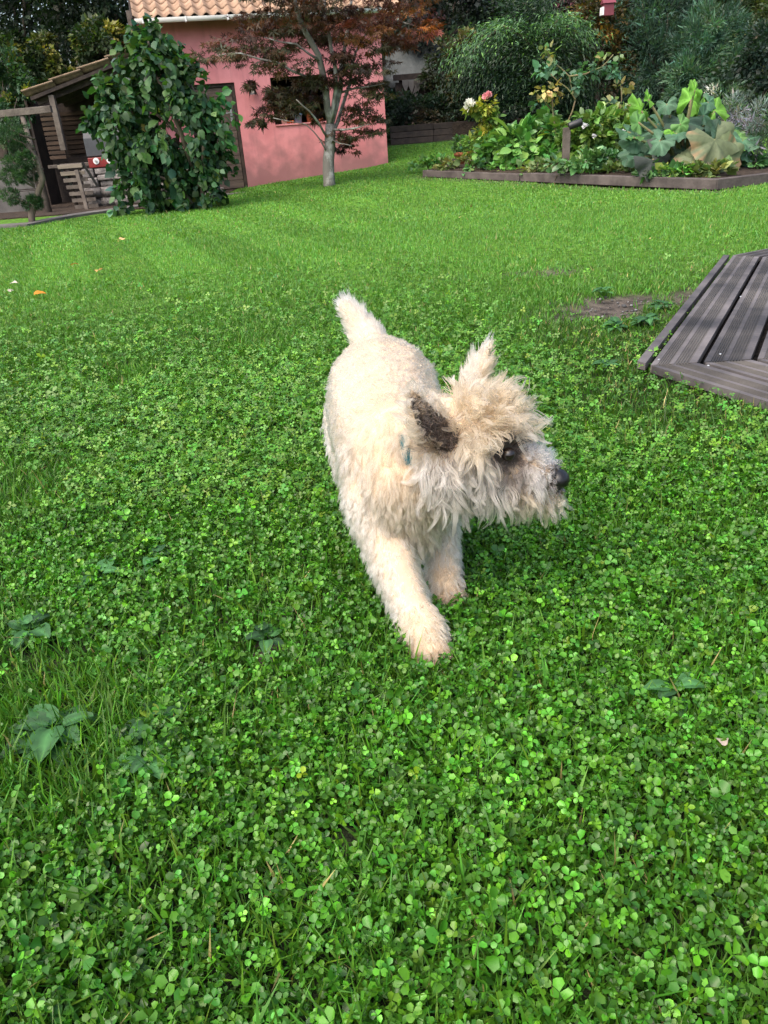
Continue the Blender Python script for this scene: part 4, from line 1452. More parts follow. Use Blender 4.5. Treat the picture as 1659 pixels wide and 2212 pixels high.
    MB().beam(f0 + [-.2, .07, -.5], f1 + [0, .07, -.5], .03, .9).build('backing_board', M['wood_dark'], ft)
    for i, (px, py, h_) in enumerate(((876, 187, .2), (889, 188, .2), (902, 188, .21), (917, 186, .2), (897, 202, .2))):
        q = at(px, py, Yf - .03)
        mb = MB()
        hw, hh = .075, h_ * .7
        out = [(-hw, hh), (hw, hh), (hw * 1.0, hh * .3), (0, -hh), (-hw, hh * .3)]
        if i == 4: out = [(0, hh * 1.1), (hw * .7, 0), (0, -hh * 1.1), (-hw * .7, 0)]
        n_ = len(out)
        mb.add([(q[0] + a, q[1] + dy, q[2] + b_) for dy in (-.015, .015) for a, b_ in out],
               [tuple(range(n_)), tuple(range(2 * n_ - 1, n_ - 1, -1))] + [(k, (k + 1) % n_, n_ + (k + 1) % n_, n_ + k) for k in range(n_)])
        mb.build('drop', M['concrete'], ft)
    # dark timber planter
    a0, a1 = at(845, 328, 19.45), at(1010, 304, 19.65)
    a0[2], a1[2] = float(ground_z(a0[0], a0[1])), float(ground_z(a1[0], a1[1]))
    pt = thing('timber_planter', a0, 'long dark timber planter on the shaded lawn beyond the house corner', 'planter')
    d = (a1 - a0); d[2] = 0
    for k in range(3):
        for (s0, s1) in ((0, .55), (.555, 1.0)):
            p0, p1 = a0 + d * s0, a0 + d * s1
            zb = a0[2] + .04 + k * .13 + .5 * (a1[2] - a0[2])
            MB().beam((p0[0], p0[1], zb), (p1[0], p1[1], zb), .08, .12).build('plank', M['wood_dark'], pt, bevel=.006)
    MB().box((0, 0, .0), (3.2, .5, .36), None, (a0[0] + .1, a0[1] + .12, a0[2])).build('soil', M['soil'], pt)
    for i, (px, py, c_, lab) in enumerate(((925, 258, (.06, .05, .03), 'brown tufted plant in the middle of the dark timber planter'), (975, 265, (.05, .05, .03), 'dull brown-green plant at the right end of the dark planter'))):
        tree('planter_plant', at(px, py + 22, a0[1] + .5), [lob(px, py, a0[1] + .5, .38, .2, .25)], 900, .06, [(*c_, 1.0)], lab, 'plant', 90 + i, .015, leafname='foliage')
    # small red box in the autumn tree
    q = at(1313, 22, 19.7)
    bt = thing('nest_box', q, 'small pink-red nest box high among the autumn branches', 'nest box')
    MB().box((-.11, -.1, -.11), (.11, .1, .12), None, q).build('box_body', M['pinkred'], bt, bevel=.01)
    r_ = MB()
    r_.add([q + v for v in ((-.14, -.13, .122), (.14, -.13, .122), (.14, .13, .122), (-.14, .13, .122), (-.14, 0, .22), (.14, 0, .22))], [(0, 1, 5, 4), (2, 3, 4, 5), (0, 4, 3), (1, 2, 5), (0, 3, 2, 1)])
    r_.build('roof', M['pinkred'], bt)
    MB().box((-.15, -.105, -.09), (-.112, .08, .06), None, q).build('side_panel', M['white'], bt)
    MB().tube([q + [0, 0, .24], q + [.02, .1, .9]], .008, 5).build('hanger', M['black'], bt)


# ------------------------------------------------------------------ shed and the things in it
def build_shed():
    Yf = 14.5
    t = thing('garden_shed', gnd(200, 455), 'open lean-to garden shed with tiled roof left of the pink house', 'shed')
    s_ = lambda px, py, Y=Yf: at(px, py, Y)
    Yb = 16.3
    x0 = s_(108, 400)[0]; x1 = s_(262, 120)[0]
    # posts: (bottom px, top px)
    for (b_, tp, r) in (((143, 352), (104, 205), .05),):
        a, b = s_(*b_), s_(*tp)
        a = np.array([(a[0] + b[0]) / 2, Yf + .1, .92]); b = np.array([a[0], Yf + .1, b[2]])
        MB().beam(a, b, .09, .09, (0, 1, 0)).build('post', M['wood_grey'], t, bevel=.005)
    # back wall boards
    zb1 = s_(200, 235, Yb)[2]
    nb = 9
    z0 = .85
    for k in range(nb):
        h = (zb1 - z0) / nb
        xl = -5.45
        MB().box((xl, Yb + RNG.uniform(-.012, .012), z0 + k * h), (-3.6, Yb + .04, z0 + (k + 1) * h - .018)).build('board', M['wood_brown_shade'], t, bevel=.003)
    MB().box((-7.2, Yb + .06, -.1), (-3.6, Yb + .09, zb1 + .35)).build('back_panel', M['wood_dark'], t)
    # slatted left side, set back from the post, slats facing the garden
    xs0, xs1 = s_(104, 300, 15.6)[0], s_(132, 300, 15.6)[0]
    zt0, zt1 = s_(110, 345, 15.6)[2], s_(110, 228, 15.6)[2]
    ns = 11
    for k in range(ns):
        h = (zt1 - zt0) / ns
        MB().box((xs0 - .05, 15.6, zt0 + k * h), (xs1 + .02, 15.63, zt0 + (k + 1) * h - .022)).build('slat', M['wood_brown_shade'], t, bevel=.003)
    MB().box((xs0 - .3, 15.7, -.1), (xs0 - .26, 16.3, zt1 + .3)).build('side_panel', M['wood_dark'], t)
    # roof, rising towards the house
    e0, e1 = s_(58, 205), s_(222, 138)
    e0, e1 = np.array(e0), np.array(e1)
    slope = (e1[2] - e0[2]) / (e1[0] - e0[0])
    d = np.array([1, 0, slope]); d /= np.linalg.norm(d)
    L = (x1 + .2 - e0[0]) * math.sqrt(1 + slope * slope)
    nrm = np.array([-d[2], 0, d[0]])
    S = np.array([d, (0, 1, 0), nrm])
    rm = MB().box((0.02, .02, -.09), (L, 2.2, -.04), S, e0)
    roof = rm.build('roof', M['wood_dark'], t)
    for yy in (.12, .75, 1.4, 2.0):
        MB().box((.05, .05 + yy, -.17), (L, .12 + yy, -.092), S, e0).build('rafter', M['wood_dark'], roof)
    # tiles, courses step up the slope
    tl = .50
    tw = .22
    ns_ = 8
    pv = []
    for e in (0, 1):
        for i in range(ns_ + 1):
            f = i / ns_
            z = .04 * math.cos(2 * math.pi * f)
            pv.append((e * tl * 1.1, f * tw * 1.05, z + (.035 if e == 0 else .0)))
    pv += [(x_, y_, z_ - .022) for x_, y_, z_ in pv]
    q = 2 * ns_ + 2
    pf = [(i, ns_ + 1 + i, ns_ + 2 + i, i + 1) for i in range(ns_)]
    pf += [tuple(q + j for j in reversed(f)) for f in pf]
    pf += [(i, i + 1, q + i + 1, q + i) for i in range(ns_)] + [(0, q, q + ns_ + 1, ns_ + 1), (ns_, 2 * ns_ + 1, q + 2 * ns_ + 1, q + ns_)]
    tm = MB(); tm.add(pv, pf)
    tme = tm.mesh('tile', M['tile_old'], True)
    for r in range(int(L / tl) + 1):
        for c in range(10):
            o_ = e0 + d * (r * tl - .05) + np.array([0, c * tw - .03, 0]) + nrm * .012
            link('tile', tme, roof, Matrix([[S[0][i], S[1][i], S[2][i], o_[i]] for i in range(3)] + [[0, 0, 0, 1]]))
    # worktop
    w0, w1 = s_(104, 362), s_(195, 352)
    zc = (w0[2] + w1[2]) / 2
    wt = MB().box((w0[0] - .02, Yf + .05, zc - .03), (w1[0] + .1, Yf + .75, zc + .02)).build('worktop', M['wood_grey'], t, bevel=.005)
    # pergola at the left
    pb = gnd(108, 461)
    pt = thing('pergola', pb, 'thin pale pergola post and crossbeam at the left of the shed', 'pergola')
    tp = at(64, 250, pb[1])
    pos_top = np.array([pb[0] - .06, pb[1], tp[2]])
    MB().tube([pb - [0, 0, .1], (pb + pos_top) / 2 + [.01, 0, 0], pos_top], [.048, .042, .038], 10).build('post', M['wood_grey'], pt, True)
    bz = pos_top[2] + .05
    MB().beam((pb[0] - 1.6, pb[1], bz - .02), (pb[0] + .42, pb[1], bz + .02), .09, .10).build('crossbeam', M['wood_grey'], pt, bevel=.006)
    # concrete panel fence behind the topiary
    ft = thing('panel_fence', (-6.2, 14.6, 0), 'low grey concrete panel fence behind the cloud-pruned conifer', 'fence')
    yF = 14.55
    zt_ = at(30, 345, yF)[2]
    zl = at(40, 412, yF)[2]
    xr = at(78, 400, yF)[0]
    for (za, zb_) in ((-.05, .33), (.34, zl), (zl + .015, zt_)):
        MB().box((-7.6, yF, za), (xr, yF + .05, zb_)).build('panel', M['concrete'], ft, bevel=.006)
    MB().box((xr + .003, yF - .03, -.1), (xr + .12, yF + .09, zt_ + .1)).build('post', M['wood_dark'], ft)
    # paved strip in front
    pm_ = MB()
    q0 = [gnd(-60, 498), gnd(60, 490), gnd(160, 470), gnd(330, 446), gnd(540, 414)]
    n = len(q0)
    pv = [(p[0], p[1], .035) for p in q0] + [(p[0] - .15, p[1] + .33, .035) for p in q0]
    pm_.add(pv + [(x_, y_, -.05) for x_, y_, _ in pv], [(i, i + 1, n + i + 1, n + i) for i in range(n - 1)] + [(i, 2 * n + i, 2 * n + i + 1, i + 1) for i in range(n - 1)])
    tag(pm_.build('path', M['concrete']), 'narrow grey paved edge between lawn and shed', kind='structure')
    fl = MB().box((-8, 13.2, -.02), (-2.4, 16.4, .02))
    tag(fl.build('shed_floor', M['soil']), 'dark trodden earth floor under the shed and fence', kind='structure')

    # stone barbecue base
    b0 = gnd(190, 458)
    st = thing('stone_barbecue_base', b0, 'low stone and block barbecue base under the shed roof', 'barbecue base')
    rng = np.random.default_rng(33)
    stones = [MB() for _ in range(5)]
    meshes = []
    for mb in stones:
        mb.box((-.5, -.5, -.5), (.5, .5, .5))
        me = mb.mesh('stone', M['stone'])
        bm = bmesh.new(); bm.from_mesh(me)
        bmesh.ops.subdivide_edges(bm, edges=bm.edges, cuts=1, use_grid_fill=True)
        for v in bm.verts:
            f = v.co.length
            v.co *= (.80 / f) ** .12
            v.co += Vector(rng.normal(0, .035, 3))
        bm.to_mesh(me); bm.free()
        for p in me.polygons: p.use_smooth = True
        meshes.append(me)
    ys = 14.35
    xA, xB = at(190, 440, ys)[0], at(470, 440, ys)[0]
    zz = .0
    gz = at(210, 362, ys)[2]
    for row in range(2):
        h = .16
        x = xA - .02 * row
        while x < xB - .12:
            wd = rng.uniform(.22, .42)
            M4 = Matrix.Translation((x + wd / 2, ys + .12 + rng.uniform(-.02, .02), zz + h / 2)) @ Matrix.Rotation(rng.normal(0, .05), 4, 'Y') @ Matrix.Diagonal((wd * .98, .3, h * .97, 1))
            link('stone', meshes[rng.integers(5)], st, M4)
            x += wd
        zz += h
    gq = (gz - .335) / 3
    blocks = [(0, .24, .325, .325 + gq * 1.5, .0), (.0, .2, .33 + gq * 1.5, gz - .01, .02), (.27, .9, .325, .315 + gq, .04), (.25, .95, .325 + gq, .315 + 2 * gq, .0), (.22, .9, .325 + 2 * gq, gz - .012, .03), (.96, 1.9, .325, .32 + 2 * gq, .05)]
    for (a, b, z0_, z1_, dy) in blocks:
        o = MB().box((xA + a, ys + dy, z0_), (xA + b, ys + .35, z1_)).build('block', M['stone'], st, bevel=.02)
    # grill
    g0 = np.array([at(192, 362, ys)[0], ys + .08, at(210, 362, ys)[2]])
    gt = thing('gas_grill', g0, 'grey-hooded grill with red front panel and white dials on the stone base', 'grill')
    wgr = .72
    hd = MB()
    prof = [(0, 0), (0, .28), (.06, .38), (.2, .43), (.34, .38), (.4, .25), (.4, 0)]
    n = len(prof)
    hd.add([(g0[0] - .02 + e * wgr, g0[1] + y_, g0[2] + .17 + z_) for e in (0, 1) for y_, z_ in prof], [(i, i + 1, n + i + 1, n + i) for i in range(n - 1)] + [tuple(range(n)), tuple(range(n, 2 * n)), (0, n, 2 * n - 1, n - 1)])
    hd.build('hood', M['greymetal'], gt, bevel=.012)
    pn = MB().box((0, -.06, .0), (wgr - .02, .3, .155), None, g0)
    panel = pn.build('front_panel', M['red'], gt, bevel=.01)
    for (fx, r) in ((.14, .05), (.37, .055), (.62, .05)):
        c_ = g0 + [fx, -.062, .10]
        MB().tube([c_, c_ + [0, -.012, 0]], r, 16).build('dial', M['white'], panel)
        MB().tube([c_ + [0, -.0125, 0], c_ + [0, -.035, 0]], r * .42, 12).build('knob', M['steel'], panel)
    # folding slatted chair leaning
    c0 = gnd(152, 457)
    ct = thing('folding_chair', c0, 'folded slatted wooden chair leaning in front of the shed worktop', 'chair')
    yC = c0[1] + .05
    pA, pB = at(120, 355, yC), at(160, 352, yC)
    ztop = (pA[2] + pB[2]) / 2
    xa, xb = pA[0] + .02, pA[0] + .42
    for k in range(7):
        z = ztop - .04 - k * .105
        yy = yC + .02 * k
        MB().box((xa + .03 * k * .5, yy, z - .035), (xb + .015 * k, yy + .025, z + .025)).build('slat', M['wood_pale'] if k < 2 else M['wood_grey'], ct, bevel=.004)
    for dx in (0, .4):
        MB().beam((xa + dx, yC + .05, ztop), (xa + dx + .15, yC + .1, .35), .035, .03, (0, 1, 0)).build('rail', M['black'], ct)
    MB().beam((xa + .3, yC - .02, .62), (xa + .36, yC - .1, .0), .06, .045, (0, 1, 0)).build('leg', M['wood_grey'], ct, bevel=.004)
    MB().beam((xa + .12, yC + .1, .62), (xa + .1, yC + .2, .0), .06, .045, (0, 1, 0)).build('leg', M['wood_dark'], ct, bevel=.004)
    # trestle under the bush
    r0 = gnd(320, 440)
    tt = thing('trestle', r0, 'dark crossed-leg trestle beside the barbecue, half hidden by the bush', 'trestle')
    for s in (0, .45):
        MB().beam((r0[0] - .28, r0[1] + s, 0), (r0[0] + .26, r0[1] + s, .72), .05, .05, (0, 1, 0)).build('leg', M['black'], tt)
        MB().beam((r0[0] + .28, r0[1] + s + .06, 0), (r0[0] - .26, r0[1] + s + .06, .72), .05, .05, (0, 1, 0)).build('leg', M['black'], tt)
    MB().box((r0[0] - .4, r0[1] - .1, .725), (r0[0] + .4, r0[1] + .6, .76)).build('table_top', M['wood_dark'], tt)


# ------------------------------------------------------------------ raised bed and its plants
def build_bed():
    t = thing('raised_bed', BED_F[1], 'raised vegetable bed edged with grey timber sleepers at the right', 'raised bed')
    hs = [.10, .085, .115, .11, .11]
    P = BED_F
    for i in range(len(P) - 1):
        a, b = P[i].copy(), P[i + 1].copy()
        d = b - a; d /= np.linalg.norm(d)
        a = a + d * .012; b = b - d * .004
        nrm = np.array([-d[1], d[0], 0])
        a += nrm * .05; b += nrm * .05
        h = hs[i] + (.03 if i == 1 else 0)
        MB().beam(a + [0, 0, h / 2 - .0], b + [0, 0, h / 2], .1, h).build('sleeper', M['sleeper'], t, bevel=.008)
    q0, q1 = gnd(1440, 372), gnd(1700, 376)
    MB().beam(q0 + [0, 0, .1], q1 + [0, 0, .1], .08, .16).build('sleeper', M['sleeper'], t, bevel=.008)
    bp = [np.array([p[0], p[1]]) for p in P] + [np.array([6.0, 13.5]), np.array([1.6, 15.8])]
    c = np.mean(bp, 0)
    mb = MB()
    ins = [b + (c - b) * .035 for b in bp]
    mb.add([(c[0], c[1], .30)] + [(b[0], b[1], float(ground_z(*b)) + .09) for b in ins], [(0, i + 1, (i + 1) % len(ins) + 1) for i in range(len(ins))])
    mb.build('soil', M['soil'], t)

    def plant(name, px, py, Y, lab, cat, seed, lobes, n, size, cols, tmpl=LEAF2, mat='leaf', group=None, **kw):
        b = at(px, py, Y)
        b[2] = min(b[2], float(ground_z(b[0], b[1])) + .28)
        return tree(name, b, lobes, n, size, cols, lab, cat, seed, .015, tmpl, group=group, mat=mat, leafname='foliage', **kw)
    # potted plant at the left corner
    q = gnd(1000, 352, .12)
    Yq = q[1]
    pt = thing('potted_plant', q, 'brown clay pot with small leafy plant at the left end of the raised bed', 'pot plant')
    MB().lathe(q + [0, 0, -.03], [(.001, 0), (.10, 0), (.135, .15), (.15, .15), (.15, .2), (.125, .2), (.12, .16), (.001, .16)], 16).build('pot', M['terracotta'], pt, True)
    leafball('foliage', q + [0, 0, .28], (.2, .16, .14), 200, .06, (.06, .14, .04), M['leaf'], pt, 101)
    # rose
    Yr = 13.6
    yl = [(.17, .23, .035, .4), (.10, .18, .035, .35), (.28, .30, .04, .25)]
    rt_ = plant('rose_bush', 1040, 345, Yr, 'yellow-green rose bush with a white and a pink bloom', 'rose', 102,
                [lob(1045, 235, Yr, .2, .14), lob(1062, 262, Yr, .17, .16), lob(1050, 290, Yr, .2, .14), lob(1035, 315, Yr, .3, .16), lob(1025, 232, Yr, .13, .1)], 1500, .075, yl)
    for (px, py, r, c) in ((1015, 229, .085, (.82, .82, .72)), (1053, 211, .075, (.75, .33, .36))):
        q = at(px, py, Yr - .12)
        rng = np.random.default_rng(px)
        n = 26
        d = rng.normal(size=(n, 3)); d /= np.linalg.norm(d, axis=1, keepdims=True)
        col = np.array(c)[None] * np.exp(rng.normal(0, .06, (n, 1)))
        V, F, C = scatter(*LEAF_B, q + d * r * .35, frames(d * .6 + np.array([0, -.2, .5]), rng.normal(0, 1, n)), r * 1.0 * np.ones(n), col)
        link('bloom', raw_mesh('bloom', V, F, M['petal'], C), rt_)
    # tall stems with leaf tufts
    Ys = 12.6

    def stems(name, lab, base, lines, tufts, seed, cols):
        rng = np.random.default_rng(seed)
        b = at(*base, Ys)
        t_ = thing(name, b, lab, 'rose')
        mb = MB()
        for l in lines:
            limb(mb, [at(px, py, Ys + rng.uniform(-.08, .08)) for px, py in l], .013, .007, rng, 6, .03)
        mb.build('stem', M['stem'], t_, True)
        parts = []
        for (px, py, rx, rz, n, ci) in tufts:
            c = at(px, py, Ys + rng.uniform(-.1, .1))
            parts.append(crown_arrays([(*c, rx, rx, rz)], int(n * .8), .075, cols[ci], rng, LEAF_B, droop=.35, sub=7, subr=.5))
        V, F, C = merge(parts)
        link('foliage', raw_mesh('foliage', V, F, M['leaf'], C), t_)
    M['stem'] = pm('green_stem', (.13, .17, .06), (.20, .13, .08), .7, 8, bump=.1)
    pale = [[(.16, .22, .10, .6), (.25, .26, .10, .4)], [(.07, .16, .09, 1.0)], [(.24, .24, .07, .6), (.32, .24, .1, .4)]]
    stems('climbing_rose', 'tall bare-stemmed rose with leaf tufts rising highest from the bed', (1215, 340),
          [[(1215, 345), (1228, 260), (1243, 215), (1230, 165), (1188, 130), (1182, 108)], [(1243, 215), (1225, 190), (1190, 160)], [(1230, 165), (1265, 160), (1300, 145), (1325, 118)], [(1205, 345), (1195, 250), (1192, 200)], [(1200, 250), (1180, 225), (1165, 210)]],
          [(1185, 115, .13, .06, 26, 0), (1190, 155, .17, .09, 44, 1), (1170, 150, .1, .07, 20, 1), (1240, 162, .15, .07, 36, 1), (1275, 152, .2, .09, 56, 1), (1318, 120, .15, .06, 26, 0), (1300, 140, .15, .08, 40, 1),
           (1170, 200, .17, .08, 44, 2), (1190, 195, .14, .08, 34, 2), (1160, 222, .12, .06, 22, 1), (1195, 215, .1, .06, 20, 2), (1320, 160, .1, .05, 14, 1), (1250, 185, .08, .05, 12, 1)], 103, pale)
    stems('young_rose', 'short pale leafy rose stem left of the squash leaves', (1335, 290), [[(1335, 300), (1338, 240), (1342, 188)]],
          [(1343, 188, .12, .05, 22, 2), (1335, 225, .2, .1, 60, 0), (1320, 235, .15, .08, 30, 1)], 104, pale)
    # leafy rows
    gl = [(.08, .21, .055, .45), (.12, .27, .06, .33), (.19, .33, .08, .22)]
    dkv = [(.06, .15, .06, .5), (.10, .21, .07, .5)]
    strap = (np.array([(0, 0, 0), (.2, .2, .03), (.3, .55, 0), (.2, .85, -.1), (0, 1.05, -.25), (-.2, .85, -.1), (-.3, .55, 0), (-.2, .2, .03), (0, .5, -.05)]), LEAF_B[1])
    g = 'leafy vegetables in the raised bed'
    for (px, py, Y, lab, lbs, n_, sz, cl, sd_) in (
            (1075, 340, 13.3, 'low green leafy plant under the rose bush', [(1075, 300, .35, .16), (1050, 325, .35, .12), (1090, 325, .3, .14)], 420, .15, gl, 110),
            (1120, 345, 13.0, 'upright broad-leaved green vegetables left of the wooden stake', [(1130, 300, .3, .22), (1160, 290, .3, .24), (1185, 300, .25, .24), (1110, 315, .3, .18), (1145, 330, .4, .14)], 560, .19, gl, 111),
            (1205, 345, 12.8, 'leaves crowding the foot of the wooden stake', [(1200, 300, .2, .22), (1210, 330, .3, .12), (1180, 335, .3, .12)], 320, .17, gl, 112),
            (1290, 335, 12.4, 'bright green bean plants with white flowers right of the stake', [(1270, 290, .3, .2), (1310, 280, .32, .22), (1340, 300, .3, .22), (1290, 260, .25, .14), (1265, 320, .3, .14), (1320, 325, .4, .16), (1350, 270, .3, .16), (1240, 310, .3, .2)], 1300, .13, [(.11, .22, .045, .5), (.17, .28, .06, .3), (.08, .17, .04, .2)], 113),
            (1300, 355, 11.4, 'dark low foliage in front of the bean plants', [(1260, 350, .4, .1), (1320, 350, .4, .12), (1380, 355, .35, .12)], 520, .11, dkv, 114)):
        t_ = plant('vegetable_plants', px, py, Y, lab, 'vegetables', sd_, [lob(a, b_, Y, c_, d_, .35) for a, b_, c_, d_ in lbs], int(n_ * 2.0), sz * .72, cl, strap, 'leaf_gloss', g, droop=-.15, sub=10)
        if sd_ == 113:
            for (a, b_) in ((1284, 296), (1263, 272), (1345, 290)):
                q = at(a, b_, Y - .45)
                rng = np.random.default_rng(a)
                d = rng.normal(0, .4, (7, 3)) + [0, -.7, .4]
                V, F, C = scatter(*LEAF_B, np.repeat(q[None], 7, 0), frames(d), np.full(7, .07), np.full((7, 3), .78))
                link('flower', raw_mesh('flower', V, F, M['petal'], C), t_)
    # low edge plants along the sleepers
    edge = [(930, 365, 'tiny green tuft at the left corner of the sleepers'), (985, 372, 'pale sprawling plant along the left sleeper'), (1040, 374, 'yellowish low plant behind the left sleeper'),
            (1100, 376, 'grey-green low plant behind the sleeper joint'), (1160, 380, 'low dark weeds behind the long sleeper, below the broad vegetables'), (1225, 382, 'low weeds below the wooden stake'),
            (1290, 384, 'small bright-leaved seedlings below the bean plants'), (1350, 384, 'low green plants left of the grey squash leaf'), (1420, 390, 'strawberry-like leaves below the dark squash leaf'),
            (1470, 390, 'bright low leaves under the big tan leaf'), (1530, 388, 'low leafy plants near the sleeper corner'), (1600, 372, 'grassy green weeds inside the right sleeper')]
    for i, (px, py, lab) in enumerate(edge):
        q = gnd(px, py, .15)
        Y = q[1] + .85
        q = at(px, py - 2, Y)
        q[2] = float(ground_z(q[0], Y)) + .12
        sc_ = Y / 14
        cl = [gl, [(.12, .18, .06, .6), (.18, .2, .07, .4)], dkv][i % 3]
        plant('edging_plant', px, py, Y, lab, 'plant', 120 + i, [(q[0] - .12 * sc_, Y + .1, q[2] + .05, .22 * sc_, .15, .08), (q[0] + .14 * sc_, Y + .0, q[2] + .05, .22 * sc_, .15, .08)], 220, .06 if i < 6 else .07, cl, LEAF_B, 'leaf', 'low plants along the sleepers', droop=-.1, sub=8)
    # stake with black cap
    Yk = 11.7
    a, b = at(1228, 345, Yk), at(1218, 276, Yk)
    a[0] = b[0] = (a[0] + b[0]) / 2
    sk = thing('wooden_stake', a, 'weathered wooden stake with black cap among the vegetables', 'stake')
    MB().beam(a - [0, 0, .15], b, .095, .08, (0, 1, 0)).build('post', M['wood_grey'], sk, bevel=.006)
    cp = at(1240, 268, Yk)
    mb = MB().tube([b + [.02, -.02, .01], b + [.2, -.02, .06]], .05, 12)
    mb.build('cap', M['black'], sk, True, bevel=.01)
    # squash
    build_squash()
    # grey-blue herbs at the right
    Yg = 10.6
    plant('grey_herb', 1640, 340, Yg, 'grey-lavender herb mass at the right edge of the bed', 'herb', 140,
          [lob(1635, 250, Yg, .22, .2, .3), lob(1665, 280, Yg, .25, .28, .3), lob(1625, 300, Yg, .2, .2, .3), lob(1590, 235, Yg + .8, .25, .18, .3)], 2600, .07,
          [(.13, .17, .16, .4), (.09, .15, .08, .35), (.2, .2, .26, .25)], NEEDLE, 'leaf', droop=-.3)
    plant('flowering_herb', 1590, 340, 11.6, 'thin-stemmed herb with pale specks behind the squash', 'herb', 141,
          [lob(1575, 260, 11.6, .25, .2, .3), lob(1560, 215, 12.0, .2, .2, .3)], 900, .06, [(.09, .16, .09, .8), (.5, .5, .45, .2)], NEEDLE, 'leaf', droop=-.3)


def lobed_leaf(rng, r, cup, n=33, lobes=5, notch=.17):
    """a big palmate leaf: rim of five blunt lobes, raised ribs, open at the stalk"""
    vs = [(0, 0, 0)]
    for k in (1, 2):
        for i in range(n):
            th = -2.55 + 5.1 * i / (n - 1)
            rr = r * (1 - notch * (.5 - .5 * math.cos((th + 2.55) / 5.1 * lobes * 2 * math.pi)) ** 1.2 * .9) if False else r * (1 - notch * abs(math.sin((th / 5.1 + .5) * lobes * math.pi)) ** .0 * (0.5 - 0.5 * math.cos(2 * math.pi * lobes * (th / 5.1 + .5))) * -0.0 - notch * (0.5 + 0.5 * math.cos(2 * math.pi * lobes * (th / 5.1 + .5))))
            q = rr * (.55 if k == 1 else rng.uniform(.9, 1.07))
            ridge = .05 * r * math.cos(2 * math.pi * lobes * (th / 5.1 + .5))
            z = cup * q * q / r - ridge * (1 if k == 1 else 1.6) + rng.normal(0, .03 * r)
            if k == 2: z += .07 * r * math.sin(th * 7.3 + r * 40) - .10 * r
            vs.append((q * math.sin(th), q * math.cos(th), z))
    fs = []
    for i in range(n - 1):
        fs.append((0, 1 + i, 2 + i))
        fs.append((1 + i, 1 + n + i, 2 + n + i, 2 + i))
    return np.array(vs), fs


def build_squash():
    rng = np.random.default_rng(44)
    base = at(1480, 372, 10.6)
    t = thing('squash_plant', base, 'huge squash plant with broad lobed leaves, one large and tan', 'squash')
    gr, bg_, dg, tan, gy = (.085, .22, .022), (.055, .125, .07), (.03, .065, .04), (.115, .145, .075), (.055, .065, .055)
    # px, py, radius px, tilt (0 = facing up, 1.5 = facing the garden), spin, colour
    Ls = [(1385, 240, 40, 1.2, .3, gr), (1492, 215, 46, 1.3, -.3, gr), (1440, 225, 26, .9, .2, bg_), (1545, 240, 44, 1.2, .5, gr), (1515, 240, 40, 1.1, -.4, gr),
          (1420, 268, 46, .7, .4, bg_), (1478, 262, 52, .6, -.2, dg), (1522, 266, 42, .6, .3, dg), (1375, 300, 46, .9, .8, bg_), (1425, 305, 38, .9, -.6, bg_),
          (1355, 285, 36, .9, .2, bg_), (1465, 305, 36, .9, .3, bg_), (1410, 345, 58, 1.0, .6, gy), (1545, 302, 58, 1.05, .2, tan), (1500, 345, 42, .8, -.9, tan),
          (1562, 340, 48, 1.1, .9, tan), (1605, 305, 42, .8, -.4, bg_), (1612, 328, 32, .9, .5, bg_), (1590, 345, 28, .9, -.2, gr), (1480, 330, 38, .9, .0, dg),
          (1370, 330, 40, .9, -.5, bg_), (1455, 285, 26, .8, 1.1, gr), (1530, 220, 26, .9, .9, bg_), (1400, 215, 22, 1.2, -.2, gr), (1500, 195, 24, 1.3, .2, gr)]
    for _ in range(20):
        Ls.append((rng.uniform(1345, 1620), rng.uniform(235, 350), rng.uniform(22, 38), rng.uniform(.3, 1.3), rng.uniform(-3, 3), [bg_, dg, bg_, (.08, .18, .05)][rng.integers(4)]))
    stems_ = MB()
    for i, (px, py, rp, tilt, spin, c) in enumerate(Ls):
        Y = 10.5 + rng.uniform(-.25, .35)
        if c is tan: Y = 10.15
        q = at(px, py, Y)
        r = rp * Y / FOC * (.98 if c is tan else .80)
        vs, fs = lobed_leaf(rng, r, rng.uniform(-.15, .25))
        # leaf normal tilts from up towards the viewer; the tip hangs down
        R = (rots(np.array([rng.uniform(-.7, .7)]), np.array([tilt + rng.normal(0, .15)]), np.array([0.0]))[0]) @ rots(np.array([math.pi * (0 if c in (gr,) else 1) + spin]), np.zeros(1), np.zeros(1))[0]
        mb = MB()
        if c is gr: vs = vs * np.array([.62, 1.15, 1.6])
        pts = [q + R @ v for v in vs]
        base_c = np.array(c) * np.exp(rng.normal(0, .12))
        mb.col = tuple(base_c)
        mb.add(pts, fs)
        if c is tan:      # rusty fringe on the dying leaf
            for k in range(len(mb.c)):
                if k > 33 and rng.random() < .3: mb.c[k] = (.26, .17, .09)
        else:
            mb.c[0] = tuple(base_c * 1.6)
            for k in range(1, 34):
                if k % 6 == 4: mb.c[k] = tuple(base_c * 1.6)
        mb.build('leaf', M['squash'], t, True)
        stems_.tube([base + [rng.normal(0, .06), rng.normal(0, .06), 0], (base + q) / 2 + [0, .1, .1], q], [.022, .017, .012], 6)
    stems_.build('stem', M['stem'], t, True)


